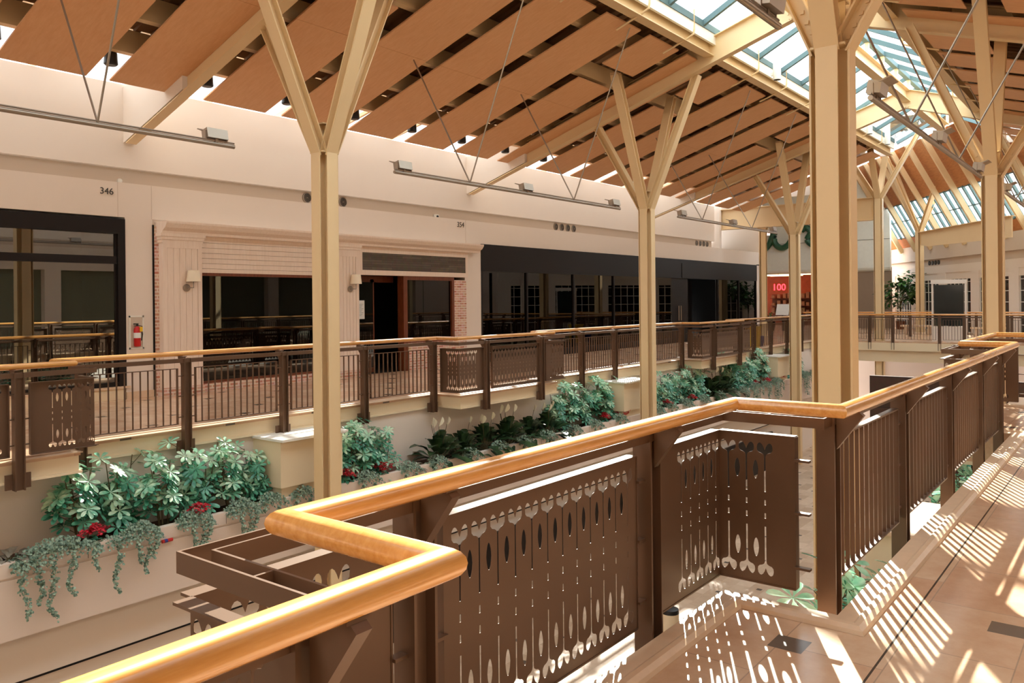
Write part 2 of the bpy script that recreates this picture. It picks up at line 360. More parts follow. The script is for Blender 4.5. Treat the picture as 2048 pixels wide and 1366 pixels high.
for i,x in enumerate((7.37,8.02,17.17)):
    struct(MB().box(x,x+0.008,15.046,15.05,3.25,3.89),'trim_%d'%(10+i),MT['band'])
struct(MB().box(7.50,8.03,15.03,15.05,Z0F,Z0F+0.13),'baseboard_left',MT['stone'])
# right side (behind the camera): simple matching wall with a row of glazed shopfronts
wall_side(-1,'right')
wr=MB(); wr.box(WX0,XE,-3.17,-3.5,3.0,3.9)
x=-6.5
while x<XE: wr.box(x,x+0.6,-3.17,-3.5,0,3.0); x+=5.0
struct(wr,'wall_right',MT['wall'])
struct(MB().box(WX0,XE,-3.5,-3.55,0,3.0),'wall_right',MT['darkg'])

# ================================================================== ROOF
SL=0.318
def zb(Yv): return 6.45+SL*(9.67-Yv) if Yv>=YMID else 6.45+SL*(9.67-(2*YMID-Yv))     # rafter underside
COLX=[7.85,17.8,28.3]; COLXN=[7.56,17.34,27.6]
def mir(y,s): return y if s>0 else 2*YMID-y
# rafters: one bent steel beam per column line
def rafter(X,label):
    r=thing('roof_rafter',label,'roof beam',(X,15.3,zb(15.3)),'steel rafters over the walkway columns')
    for s in (1,-1):
        mb=MB(); dp=0.58
        ya,yb_=mir(15.3,s),YMID
        up=Vector((0,0,1))
        a=Vector((X,ya,zb(15.3)+dp/2)); b=Vector((X,yb_,zb(YMID)+dp/2))
        mb.ibeam(a,b,(1,0,0),0.20,dp,0.022,0.014); mb.build('sloped_beam',MT['steel'],r)
    mb=MB(); mb.box(X-0.01,X+0.01,YMID-0.35,YMID+0.35,zb(YMID)+0.02,zb(YMID)+0.5)
    for i in range(3):
        for k in (-1,1): mb.lathe((X-0.02,YMID+k*0.13,zb(YMID)+0.14+i*0.12),[(0.022,0),(0.022,0.04)],8,'X')
    mb.build('splice_plate',MT['steel'],r)
    mb=MB(); mb.prism([(13.2,zb(13.2)+0.03),(15.31,zb(15.31)+0.03),(15.31,5.75),(13.2,5.95)],X-0.105,X+0.105,lambda y,z,x:(x,y,z)); mb.build('bulkhead',MT['wall'],r)
    return r
for X,l in ((-2.1,'cream steel rafter behind the camera position, left of frame'),(7.72,'cream sloping steel rafter from the wall above the brick shopfront'),(17.62,'cream sloping steel rafter from the wall above the black shopfront'),(28.1,'cream sloping steel rafter furthest along the long walkway')): rafter(X,l)
# curb beams along the skylight opening, ridge beam
for s,l in ((1,'long cream steel beam edging the skylight on the far side'),(-1,'long cream steel beam edging the skylight on the near side')):
    y=mir(7.9,s)
    r=thing('skylight_beam',l,'roof beam',(WX0,y,7.2),'steel beams edging the skylight')
    MB().ibeam((WX0,y,7.42),(XE,y,7.42),(0,1,0),0.24,0.42,0.022,0.02).build('beam',MT['steel'],r)
    for x in [9.2,12.2,14.2,16.2,19.9,21.9,24,26,30,32]:
        m=MB(); m.tube([(x,mir(8.35,s),7.05),(x,mir(7.75,s),7.26),(x,mir(7.62,s),7.32),(x,mir(7.6,s),7.42),(x,mir(7.6,s),7.85)],0.022,6); m.build('bent_pipe',MT['steel'],r)
r=thing('ridge_beam','cream steel beam running under the skylight ridge','roof beam',(WX0,YMID,7.8))
MB().ibeam((WX0,YMID,8.0),(XE,YMID,8.0),(0,1,0),0.26,0.36,0.022,0.02).build('beam',MT['steel'],r)
xs=[15.31-1.64*k for k in range(1,14)]+[15.31+1.64*k for k in range(0,13)]; xs.sort()
for x in xs[2:]:
    MB().box(x-0.05,x+0.05,YMID-0.05,YMID+0.05,8.18,8.62).build('strut',MT['steel'],r)
# skylight
ZR,ZEV,YEV=8.72,7.79,7.76
for s,nm in ((1,'window_1'),(-1,'window_2')):
    g=MB(); ye=mir(YEV,s); sl=[( WX0,ye,ZEV+0.03),(XE,ye,ZEV+0.03),(XE,YMID,ZR+0.03),(WX0,YMID,ZR+0.03)]
    g.add(sl+[(a,b,c+0.012) for a,b,c in sl],[(0,1,2,3),(4,7,6,5),(0,4,5,1),(2,6,7,3)])
    wo=struct(g,nm,MT['skyglass'])
    for x in xs:
        b_=MB(); b_.bar((x,ye,ZEV-0.03),(x,YMID,ZR-0.03),0.09,0.12,(1,0,0)); b_.build('glazing_bar',MT['teal'],wo)
    MB().box(WX0,XE,ye-0.04,ye+0.04,ZEV-0.10,ZEV+0.05).build('eave_bar',MT['teal'],wo)
MB().box(WX0,XE,YMID-0.07,YMID+0.07,ZR-0.14,ZR+0.0).build('ridge_bar',MT['teal'],bpy.data.objects['window_1'])
# white upstand between beam and glass, roof deck, purlins
for s in (1,-1):
    struct(MB().box(WX0,XE,mir(7.74,s),mir(7.80,s),7.45,7.76),'trim_20',MT['white'])
    struct(MB().box(WX0,XE,mir(7.74,s),mir(8.07,s),7.70,7.82),'trim_21',MT['white'])
    z=lambda y: zb(y)+0.85
    g=MB(); n=0; P=[]
    x=WX0
    dk=MB(); dk.add([(WX0,mir(8.05,s),z(8.05)),(XE,mir(8.05,s),z(8.05)),(XE,mir(13.2,s),z(13.2)),(WX0,mir(13.2,s),z(13.2)),(WX0,mir(8.05,s),z(8.05)+.2),(XE,mir(8.05,s),z(8.05)+.2),(XE,mir(13.2,s),z(13.2)+.2),(WX0,mir(13.2,s),z(13.2)+.2)],[(0,1,2,3),(4,7,6,5),(0,4,5,1),(1,5,6,2),(2,6,7,3),(3,7,4,0)])
    while x<XE:   # ribs of the corrugated deck
        dk.bar((x,mir(8.05,s),z(8.05)-0.03),(x,mir(13.2,s),z(13.2)-0.03),0.09,0.06,(1,0,0)); x+=0.3
    c=struct(dk,'ceiling',MT['deck'])
    for y in (8.9,10.1,11.3,12.3,13.2):
        MB().box(WX0,XE,mir(y-0.08,s),mir(y+0.08,s),zb(y)+0.42,zb(y)+0.80).build('purlin',MT['steel'],c)
    # glazed slot along the wall
    g=MB(); zs=zb(13.2)+0.95
    g.add([(WX0,mir(13.9,s),zs),(XE,mir(13.9,s),zs),(XE,mir(15.7,s),zs-0.4),(WX0,mir(15.7,s),zs-0.4),(WX0,mir(13.9,s),zs+.012),(XE,mir(13.9,s),zs+.012),(XE,mir(15.7,s),zs-0.388),(WX0,mir(15.7,s),zs-0.388)],[(0,1,2,3),(4,7,6,5),(0,4,5,1),(2,6,7,3)])
    wo=struct(g,'window_3' if s>0 else 'window_4',MT['slotglass'])
    struct(MB().box(WX0,XE,mir(13.2,s),mir(13.95,s),zs-0.05,zs+0.12),'ceiling',MT['white'])  # solid strip added to block sun patches on the lower floor
    x=WX0+1
    while x<XE: MB().bar((x,mir(13.9,s),zs-0.03),(x,mir(15.7,s),zs-0.43),0.07,0.08,(1,0,0)).build('glazing_bar',MT['steel'],wo); x+=1.73
# hung maple panels
def hang_panels(s,side_txt,raf,slits):
    xs_=[]; x=6.64-1.735*8
    k=0; out=[]
    while x<33.0:
        x1=x+1.35
        pieces=[(8.2,13.8)]
        if any(a-0.35<(x+x1)/2<a+0.35+0.5 for a in slits): pass
        for a in slits:
            if x-0.15<a<x1+0.15: pieces=[(8.2,9.38),(10.0,13.8)]
        out.append((x,x1,pieces)); x+=1.735 if x<15 else 1.76
    n=0
    for (x,x1,pieces) in out:
        for pi,(ya,yb_) in enumerate(pieces):
            mb=MB(); cuts=[(x,x1)]
            for rx in raf:
                if x<rx<x1: cuts=[(x,rx-0.012),(rx+0.012,x1)]
            for (c0,c1) in cuts:
                segs=[(ya,yb_)]
                if yb_-ya>3: ym=11.0; segs=[(ya,ym-0.003),(ym+0.003,yb_)]
                for (s0,s1) in segs:
                    A=(mir(s0,s),zb(s0)+0.27); B=(mir(s1,s),zb(s1)+0.27)
                    mb.add([(c0,A[0],A[1]),(c1,A[0],A[1]),(c1,B[0],B[1]),(c0,B[0],B[1]),(c0,A[0],A[1]+.03),(c1,A[0],A[1]+.03),(c1,B[0],B[1]+.03),(c0,B[0],B[1]+.03)],[(0,1,2,3),(4,7,6,5),(0,4,5,1),(1,5,6,2),(2,6,7,3),(3,7,4,0)])
            o=mb.build('ceiling_panel',MT['maple'],None,org=(x,mir(ya,s),zb(ya)+0.27))
            part=''
            if len(pieces)>1: part='short upper piece of the ' if pi==0 else 'longer lower piece of the '
            first=7 if s>0 else 11
            if n<first: lab=f"{part}{ORD[first-1-n]} maple ceiling panel outside the frame on the {side_txt} slope"
            elif s>0: lab=f"{part}{ORD[n-first]} maple ceiling panel from left on the far slope"
            else: lab=f"{part}{ORD[n-first]} maple ceiling panel from the nearest on the near slope at right"
            tag(o,lab,'ceiling panel','maple panels on the %s slope'%side_txt)
        n+=1
RAF=[-2.1,7.72,17.62,28.1]
hang_panels(1,'far',RAF,[6.3,9.25,16.3,19.25,26.9,29.8])
hang_panels(-1,'near',RAF,[6.1,9.0,15.9,18.8,26.2,29.1])
# black spotlights near the wall between the panels
sp=None; k=0
for i in range(0,9):
    x=6.64-0.19+1.735*(i-1)
    if i==0: x=4.72
    nmz=zb(13.35)+0.28
    if sp is None:
        sp=thing('spotlight','black can spotlight in the gap between the first two maple panels','spotlight',(x,13.35,nmz),'black can spotlights at the wall end of the panels')
        MB().lathe((x,13.35,nmz-0.02),[(0.09,0),(0.11,0.02),(0.10,0.2),(0.05,0.3)],14).build('can',MT['blackpl'],sp,smooth=True)
        m=MB(); m.tube([(x,13.35,nmz+0.26),(x,13.35,nmz+0.52)],0.015,6); m.bar((x-0.1,13.35,nmz+0.1),(x-0.1,13.35,nmz+0.4),0.02,0.02); m.build('bracket',MT['galv'],sp)
    else: dup(sp,(x,13.35,nmz),label=f'black can spotlight at the wall end, {ORD[i]} panel gap from left')
# white can lights on the skylight curb
sp=None
for i,(x,y) in enumerate(((20.9,7.50),(29.9,7.5),(32.4,7.5))):
    if sp is None:
        sp=thing('can_light','white cylindrical can light on the skylight curb, nearest one','spotlight',(x,y,7.55),'white can lights on the skylight curb')
        MB().lathe((x,y,7.30),[(0.085,0),(0.10,0),(0.10,0.42),(0.02,0.43)],16).build('can',MT['white'],sp,smooth=True)
        MB().lathe((x,y,7.295),[(0.085,0),(0.085,0.006)],14).build('lens',MT['blackpl'],sp)
        MB().box(x-0.03,x+0.03,y,y+0.16,7.42,7.50).build('bracket',MT['white'],sp)
    else: dup(sp,(x,y,7.55),label='white can light on the far skylight curb, %s'%('left of the last pair' if i==1 else 'furthest one'))

# ================================================================== TREE COLUMNS
def column(X,Yc,zbase,label,arms=True,znode=3.84,rise=2.75,span=1.42):
    t=thing('tree_column',label,'column',(X,Yc,zbase),'cream steel tree columns')
    mb=MB(); h=0.168; fw=0.096
    for sx,sy in ((1,0),(-1,0),(0,1),(0,-1)):
        if sx: mb.box(X+sx*h-0.009,X+sx*h+0.009,Yc-fw,Yc+fw,zbase,znode)
        else: mb.box(X-fw,X+fw,Yc+sy*h-0.009,Yc+sy*h+0.009,zbase,znode)
    mb.box(X-h,X+h,Yc-0.009,Yc+0.009,zbase,znode); mb.box(X-0.009,X+0.009,Yc-h,Yc+h,zbase,znode)
    mb.build('shaft',MT['steel'],t)
    mb=MB(); mb.box(X-0.15,X+0.15,Yc-0.15,Yc+0.15,znode-0.005,znode+0.015); mb.box(X-0.12,X+0.12,Yc-0.12,Yc+0.12,znode+0.42,znode+0.44)
    mb.box(X-0.12,X+0.12,Yc-0.008,Yc+0.008,znode,znode+0.44); mb.box(X-0.008,X+0.008,Yc-0.12,Yc+0.12,znode,znode+0.44); mb.build('node_plate',MT['steel'],t)
    if arms:
        for dx,dy in ((-1,0),(1,0),(0,1),(0,-1)):
            if dx: zt=zb(Yc)+0.42; e=(X+dx*span,Yc,zt)
            else:
                ye=Yc+dy*span*0.97; e=(X,ye,zb(ye)+0.02)
            st=(X+dx*0.085,Yc+dy*0.085,znode-0.02)
            side=(0,1,0) if dx else (1,0,0)
            a=MB(); a.ibeam(st,e,side,0.21,0.16,0.018,0.014); ar=a.build('arm',MT['steel'],t)
            b_=MB(); d=(Vector(e)-Vector(st)).normalized(); sd=Vector(side)
            for k in range(4):
                for q in (-1,1):
                    c_=Vector(st)+d*(0.12+0.11*k)+sd*q*0.0
                    b_.bar(c_+sd*0.006*q,c_+sd*0.022*q,0.035,0.035,Vector((0,0,1)))
            b_.build('bolts',MT['steel'],ar)
        cp=MB(); cp.box(X-span-0.1,X-span+0.1,Yc-0.09,Yc+0.09,zb(Yc)+0.40,zb(Yc)+0.44); cp.box(X+span-0.1,X+span+0.1,Yc-0.09,Yc+0.09,zb(Yc)+0.40,zb(Yc)+0.44); cp.build('bearing_plate',MT['steel'],t)
    return t
column(-2.1,9.67,-4.2,'tree column out of frame to the left on the far side')
column(7.85,9.67,-4.2,'cream branching steel tree column left of centre, before the brick shopfront')
column(17.8,9.67,-4.2,'cream branching tree column right of centre, before the black shopfront')
column(28.5,9.67,-4.2,'smaller distant tree column before the department store on the far side')
column(7.56,2.21,-4.2,'largest nearest tree column, right of centre just behind the handrail')
column(17.34,2.21,-4.2,'branching tree column near the right edge of the photo')
column(27.6,2.21,-4.2,'distant near-side tree column beyond the right frame edge')
column(-2.1,2.21,-4.2,'near-side tree column behind the camera')

# ================================================================== RAILINGS
def loop_curve_mesh(outer,holes,th):
    cu=bpy.data.curves.new('c','CURVE'); cu.dimensions='2D'; cu.fill_mode='BOTH'; cu.extrude=th/2
    for pts in [outer]+holes:
        sp_=cu.splines.new('POLY'); sp_.points.add(len(pts)-1); sp_.use_cyclic_u=True
        for i,p in enumerate(pts): sp_.points[i].co=(p[0],p[1],0,1)
    ob=bpy.data.objects.new('c',cu); C.objects.link(ob); bpy.context.view_layer.update()
    me=bpy.data.meshes.new_from_object(ob.evaluated_get(bpy.context.evaluated_depsgraph_get())); bpy.data.objects.remove(ob)
    v=[tuple(x.co) for x in me.vertices]; f=[tuple(p.vertices) for p in me.polygons]; return v,f
ZT,ZBt,ZC=0.86,0.05,0.455
def sprout(u,sgn):
    h=[(0.0045,0.095),(0.0045,0.285),(0.008,0.297),(0.018,0.304),(0.034,0.309),(0.043,0.319),(0.0445,0.335),(0.041,0.350),(0.033,0.359),(0.024,0.360),(0.014,0.352),(0.006,0.338),(0.0,0.322)]
    pts=h+[(-a,b) for a,b in h[::-1][1:]]
    return [(u+a,ZC+sgn*b) for a,b in pts]
def oval(u,sgn):
    return [(u+0.0155*math.cos(t)*(1-0.15*abs(math.sin(t))),ZC+sgn*0.213+0.051*math.sin(t)) for t in [2*math.pi*k/14 for k in range(14)]]
def dash(u,sgn): 
    return [(u-0.0045,ZC+sgn*0.022),(u+0.0045,ZC+sgn*0.022),(u+0.0045,ZC+sgn*0.05),(u-0.0045,ZC+sgn*0.05)]
_cache={}
def perf_flat(L,stems,ovals):
    key=(round(L,3),tuple(round(s,3) for s in stems),tuple(round(s,3) for s in ovals))
    if key in _cache: return _cache[key]
    holes=[]
    for u in stems:
        for sg in (1,-1): holes+= [sprout(u,sg),dash(u,sg)]
    for u in ovals:
        for sg in (1,-1): holes.append(oval(u,sg))
    _cache[key]=loop_curve_mesh([(0,ZBt),(L,ZBt),(L,ZT),(0,ZT)],holes,0.0022); return _cache[key]
def run_panel(mb,p0,p1,outn,z0,perf=True,frame_ends=(True,True),stems=None):
    # flat perforated sheet from p0 to p1 (xy) with an edge flange turned towards the void (outn)
    p0=Vector(p0);p1=Vector(p1);L=(p1-p0).length;d=(p1-p0)/L;n=Vector(outn)
    if stems is None:
        k=int((L-0.14)/0.106)+1; off=(L-(k-1)*0.106)/2; stems=[off+0.106*i for i in range(k)]
    ovals=[(a+b)/2 for a,b in zip(stems[:-1],stems[1:])]
    v,f=perf_flat(L,stems,ovals)
    mb.add([(p0.x+d.x*a-n.x*c_*1.0,p0.y+d.y*a-n.y*c_*1.0,b+z0) for a,b,c_ in v],f)
    def fb(a0,a1,za,zb_): 
        A=p0+d*a0;B=p0+d*a1;c=(A+B)/2+n*0.022
        mb.obox((c.x,c.y,(za+zb_)/2+z0),Vector((d.x,d.y,0))*(a1-a0)/2,Vector((n.x,n.y,0))*0.026,Vector((0,0,1))*(zb_-za)/2)
    fb(0,L,ZT-0.003,ZT+0.005); fb(0,L,ZBt-0.005,ZBt+0.003)
    if frame_ends[0]: fb(-0.004,0.004,ZBt,ZT)
    if frame_ends[1]: fb(L-0.004,L+0.004,ZBt,ZT)
def bar_panel(mb,x0,x1,y,z0,axis='x'):
    zt,zb_=0.85,0.075; 
    def B(a0,a1,b0,b1,c0,c1):
        if axis=='x': mb.box(a0,a1,y+b0,y+b1,z0+c0,z0+c1)
        else: mb.box(y+b0,y+b1,a0,a1,z0+c0,z0+c1)
    B(x0,x1,-0.022,0.022,zt-0.010,zt); B(x0,x1,-0.022,0.022,zb_,zb_+0.010); B(x0,x0+0.012,-0.022,0.022,zb_,zt); B(x1-0.012,x1,-0.022,0.022,zb_,zt)
    n=int(round((x1-x0)/0.106)); 
    for i in range(1,n): 
        u=x0+(x1-x0)*i/n; B(u-0.006,u+0.006,-0.011,0.011,zb_+0.01,zt-0.01)
def post(par,x,y,z0,dirv,foot=True):
    # dirv: unit xy vector pointing from the post back to the handrail; rail direction is perpendicular
    d=Vector((dirv[0],dirv[1],0)); t=Vector((-d.y,d.x,0)); mb=MB(); zt=0.985+z0; zl=-0.34+(z0 if z0<0 else 0)
    c=Vector((x,y,(zt+zl)/2)); hh=Vector((0,0,(zt-zl)/2))
    for k in (-1,1): mb.obox(c+t*k*0.048,t*0.006,d*0.048,hh)
    mb.obox(c,t*0.045,d*0.006,hh)
    p=mb.build('post',MT['brown'],par)
    if foot:
        m=MB()
        for k in (-1,1): m.obox(Vector((x,y,zl+0.10))+t*k*0.095+d*0.03,t*0.038,d*0.012,Vector((0,0,0.085)))
        m.obox(Vector((x,y,zl+0.10))+d*0.052,t*0.05,d*0.008,Vector((0,0,0.085)))
        m.build('base_plate',MT['brown'],p)
    m=MB(); o=Vector((x,y,0))
    pts=[(0.048,0.80),(0.048,0.985),(0.03,1.002),(0.165,1.002),(0.185,0.985)]
    vs=[o+d*a+Vector((0,0,b+z0)) for a,b in pts]; w_=t*0.020
    n=len(pts); m.add([v-w_ for v in vs]+[v+w_ for v in vs],[tuple(range(n))[::-1],tuple(range(n,2*n))]+[(i,(i+1)%n,n+(i+1)%n,n+i) for i in range(n)])
    m.obox(Vector((x,y,1.003+z0))+d*0.10,t*0.03,d*0.07,Vector((0,0,0.004)))
    m.build('bracket',MT['brown'],p); return p
def pins(mb,x,y,z0,t,span):
    for zz in (0.74,0.46,0.17):
        mb.obox((x,y,zz+z0),Vector((t[0],t[1],0))*span,Vector((t[1],t[0],0))*0.018,Vector((0,0,0.006)))
def oval_prof(cz,rx=0.037,rz=0.036,n=16): return [(rx*math.cos(2*math.pi*k/n),cz+rz*math.sin(2*math.pi*k/n)) for k in range(n)]
def railing(name,label,Y,s,bays,z0,x0,x1,mains,cat='railing'):
    t=thing(name,label,cat,(x0,Y,z0))
    path=edge_path(Y,bays,s,0.0,x0,x1)
    MB().sweep(path,oval_prof(1.04+z0)).build('handrail',MT['rail'],t,smooth=True)
    ch=MB()
    for o in (0.125,0.185):
        ch.sweep(edge_path(Y,bays,s,o,x0,x1),[(-0.004,0.925+z0),(0.004,0.925+z0),(0.004,0.98+z0),(-0.004,0.98+z0)])
    for (a,b) in bays:
        for xx in (a+0.3,a+0.9,b-0.9,b-0.3): ch.box(xx-0.004,xx+0.004,Y+s*(0.55+0.127),Y+s*(0.55+0.183),0.93+z0,0.978+z0)
        for xx in (a-0.155,b+0.155): ch.box(xx-0.028,xx+0.028,Y+s*0.42,Y+s*0.428,0.93+z0,0.978+z0)
    ch.build('top_channel',MT['brown'],t)
    Yp=Y+s*0.155; Yq=Y+s*(0.55+0.165); conn=MB()
    inner=(0,-s)
    for seg in mains:      # straight stretches: list of post X with panels between
        for i,x in enumerate(seg):
            post(t,x,Yp,z0,inner)
            if i<len(seg)-1:
                xa,xb=x+0.13,seg[i+1]-0.13
                m=MB(); bar_panel(m,xa,xb,Yp,z0); pins(m,x+0.09,Yp,z0,(1,0),0.042); pins(m,seg[i+1]-0.09,Yp,z0,(1,0),0.042); m.build('baluster_panel',MT['brown'],t)
    for (a,b) in bays:
        fa,fb_=a+0.63,b-0.67
        post(t,fa,Yq,z0,inner); post(t,fb_,Yq,z0,inner)
        xa,xb=a-0.165,b+0.165
        m=MB(); run_panel(m,(fa+0.135,Yq),(fb_-0.11,Yq),(0,s),z0); pins(m,fa+0.095,Yq,z0,(1,0),0.045); pins(m,fb_-0.085,Yq,z0,(1,0),0.03); m.build('perforated_panel',MT['brown'],t)
        for (c0,c1,xc,sd) in ((xa,fa-0.11,xa,-1),(fb_+0.11,xb,xb,1)):
            m=MB()
            L=c1-c0; 
            if sd==1: st=[L-0.05-0.106*k for k in range(5) if L-0.05-0.106*k>0.06][::-1]
            else: st=[0.05+0.106*k for k in range(5) if 0.05+0.106*k<L-0.06]
            run_panel(m,(c0,Yq),(c1,Yq),(0,s),z0,stems=st,frame_ends=(sd==1,sd==-1))
            ylo,yhi=sorted((Y+s*0.29,Yq)); L2=yhi-ylo
            st2=[0.055+0.104*k for k in range(3)]
            if s>0: st2=[L2-q for q in st2][::-1]
            run_panel(m,(xc,ylo),(xc,yhi),(sd,0),z0,stems=st2,frame_ends=(s>0,s<0))
            pins(m,xc,Y+s*0.25,z0,(0,1),0.04); pins(m,fa-0.08 if sd<0 else fb_+0.08,Yq,z0,(1,0),0.03)
            m.build('corner_panel',MT['brown'],t)
    return t
railing('railing','near railing with maple handrail and pierced bronze panels, foreground',YN,1,NB,0.0,-3.5,34.42,
        [[-3.2,-1.7,-0.2,1.02],[4.45,6.05,7.74,9.38,10.78],[14.0,15.7,17.4,19.1,20.8,22.5,24.2,25.9,27.6,29.3,31,32.7]])
railing('railing','far railing with maple handrail and bronze balusters before the shopfronts',YF,-1,FB,-0.13,-5.5,34.42,
        [[-5,-3.4,-1.8,-0.3,1.25],[4.68,6.10,7.72,9.37,11.08],[14.72,16.17,17.70,19.50,21.45],[25.3,26.9,28.5,30.15,31.8,33.3]])

# ================================================================== BRIDGE AT THE END OF THE VOID
struct(MB().box(XE,XE+3.0,YN-0.1,YF+0.1,-0.48,-0.14),'floor',MT['floor'])
struct(MB().box(XE-0.03,XE,YN-0.05,YF+0.05,-0.50,-0.19),'trim_13',MT['slab'])
struct(MB().box(XE+0.1,XE+2.9,YN,YF,-0.95,-0.50),'trim_14',MT['slab'])
struct(MB().box(XE+3,XE+30,-6,30,-0.30,-0.16),'floor',MT['floor'])
struct(MB().box(XE,XE+3,YF+0.1,17,-0.48,-0.14),'floor',MT['floor'])
struct(MB().box(XE,XE+3,-6,YN-0.1,-0.48,-0.14),'floor',MT['floor'])
def cross_rail(X,y0,y1,ps,label,z0=-0.12,off=-0.12):
    t=thing('railing',label,'railing',(X,y0,z0))
    m=MB(); m.box(X-0.033,X+0.033,y0,y1,1.00+z0,1.07+z0); 
    h=MB(); h.tube([(X,y0,1.04+z0),(X,y1,1.04+z0)],0.036,14); h.build('handrail',MT['rail'],t,smooth=True)
    c=MB(); c.box(X+off-0.03,X+off-0.02,y0,y1,0.92+z0,0.97+z0); c.box(X+off+0.02,X+off+0.03,y0,y1,0.92+z0,0.97+z0); c.build('top_channel',MT['brown'],t)
    for i,y in enumerate(ps):
        post(t,X+off,y,z0,(1 if off<0 else -1,0))
        if i<len(ps)-1:
            m=MB(); bar_panel(m,y+0.12,ps[i+1]-0.12,X+off,z0,'y'); m.build('baluster_panel',MT['brown'],t)
    return t
cross_rail(XE+0.1,YN,YF,[1.4,2.65,3.95,5.36,6.20,7.86,8.72,10.5],'railing along the near edge of the crossing bridge')
cross_rail(XE+5.0,3.0,13.0,[3.2,4.4,5.7,7.0,8.3,9.6,10.9,12.2],'second railing further back across the crossing bridge',off=0.12)

# ================================================================== FAR LEDGE BOXES AND TOYS
bx=None
for s,Y,Z,xsx in ((-1,YF,-0.40,[7.85,17.8,28.3]),(1,YN,-0.33,[7.75,17.5])):
    for x in xsx:
        t=thing('column_ledge','cream boxed ledge tying a tree column to the %s walkway%s'%('far' if s<0 else 'near',{7.85:', beside the brick shopfront column',17.8:', beside the second column',28.3:', beside the distant column',7.75:', at the nearest column',17.5:', at the right-hand column'}[x]),'ledge',(x,Y,Z),'boxed ledges around the tree columns')
        a=MB(); a.box(x-0.62,x+0.62,Y+s*0.0,Y+s*0.78,Z-0.03,Z+0.005); a.build('top_slab',MT['stone'] if s>0 else MT['white'],t)
        a=MB(); a.box(x-0.58,x+0.58,Y+s*0.0,Y+s*0.68,Z-0.72,Z-0.03); a.box(x-0.53,x+0.53,Y,Y+s*0.62,-1.40,Z-0.72); a.build('casing',MT['slab'],t)
t=thing('toy_dart','small red toy dart with blue band lying on the planter edge','toy',(5.42,9.985,-1.25))
MB().tube([(5.42,9.985,-1.448),(5.56,9.985,-1.448)],0.022,10).build('body',MT['redp'],t); MB().tube([(5.45,9.985,-1.448),(5.49,9.985,-1.448)],0.0235,10).build('band',MT['blue'],t)
for o in (t,): o.location=(5.42,9.985,-1.25)

# ================================================================== SHOPFRONT WITH DARK FRAME (346)
t=thing('shopfront','large dark-framed shop window at the left edge below number 346','shopfront',(2.0,15.05,Z0F))
f=MB(); Yw=15.03
f.box(-3.0,7.50,Yw,15.16,2.93,3.21); f.box(-3.0,7.36,Yw+0.02,15.14,2.37,2.51); f.box(7.36,7.50,Yw,15.16,0.09,2.93); f.box(-3,7.36,Yw+0.02,15.14,0.09,0.17)
for x in (3.2,-1.0): f.box(x,x+0.14,Yw+0.02,15.14,0.09,2.93)
f.box(7.32,7.36,Yw+0.05,15.14,0.17,2.93)
f.build('frame',MT['black'],t)
g=MB(); g.box(-3,7.34,15.10,15.108,0.15,2.95); g.build('glass',MT['shopglass'],t)
b_=MB(); b_.box(-3,7.46,15.03,15.30,Z0F,0.05); b_.build('base_wall',MT['slab'],t)
b_=MB(); b_.box(-3,7.56,14.99,15.25,0.05,0.09); b_.build('sill',MT['stone'],t)
struct(MB().box(WX0,7.45,16.7,16.75,-0.2,3.3),'wall_shop_back',MT['darkg'])
# numbers
def number(txt,x,z,label,h=0.15):
    o=text_mesh(txt,'unit_number',MT['ink'],h,(x,15.044,z),(1,0,0),(0,0,1)); tag(o,label,'sign')
number('346',7.17,3.70,'unit number 346 in dark numerals above the left shop window',0.17)
number('354',16.96,3.75,'unit number 354 in dark numerals right of the brick shopfront',0.2)
t=thing('smoke_detector','small round white detector on the recessed band near number 346','detector',(7.6,15.44,3.98))
MB().lathe((7.6,15.44,3.98),[(0.05,0),(0.045,-0.03),(0.02,-0.05)],12,'Y').build('housing',MT['white'],t,smooth=True)
t=thing('security_camera','small white security camera on the recessed band above number 354','camera',(16.35,15.44,4.0))
m=MB(); m.box(16.28,16.42,15.36,15.44,3.94,4.02); m.build('housing',MT['white'],t)
m=MB(); m.lathe((16.35,15.36,3.96),[(0.035,0),(0.03,-0.03),(0.01,-0.05)],10,'Y'); m.build('lens',MT['blackpl'],t)
# round diffusers
dd=None; names=['left quartet, beside the first column','middle quartet above the black shopfront','right quartet towards the end of the walkway']
for gi,x0 in enumerate((12.0,22.17,32.93)):
    for k in range(4):
        x=x0+0.36*k; lab=f'round air nozzle, {ORD[k]} from left in the {names[gi]}'
        if dd is None:
            dd=thing('air_nozzle',lab,'vent',(x,15.45,4.07),'round air nozzles in the recessed band')
            MB().lathe((x,15.45,4.07),[(0.125,0),(0.125,-0.02),(0.10,-0.03),(0.10,0)],20,'Y').build('ring',MT['galv'],dd,smooth=True)
            MB().lathe((x,15.445,4.07),[(0.098,0),(0.098,-0.004)],20,'Y').build('throat',MT['blackpl'],dd)
            m=MB(); 
            for r0 in (0.075,0.045): 
                m.tube([(x+r0*math.cos(a),15.43,4.07+r0*math.sin(a)) for a in [2*math.pi*i/16 for i in range(17)]],0.0045,5,cap=False)
            m.build('inner_rings',MT['galv'],dd)
            MB().lathe((x,15.44,4.07),[(0.018,0),(0.018,-0.02)],8,'Y').build('hub',MT['galv'],dd)
        else: dup(dd,(x,15.45,4.07),label=lab)
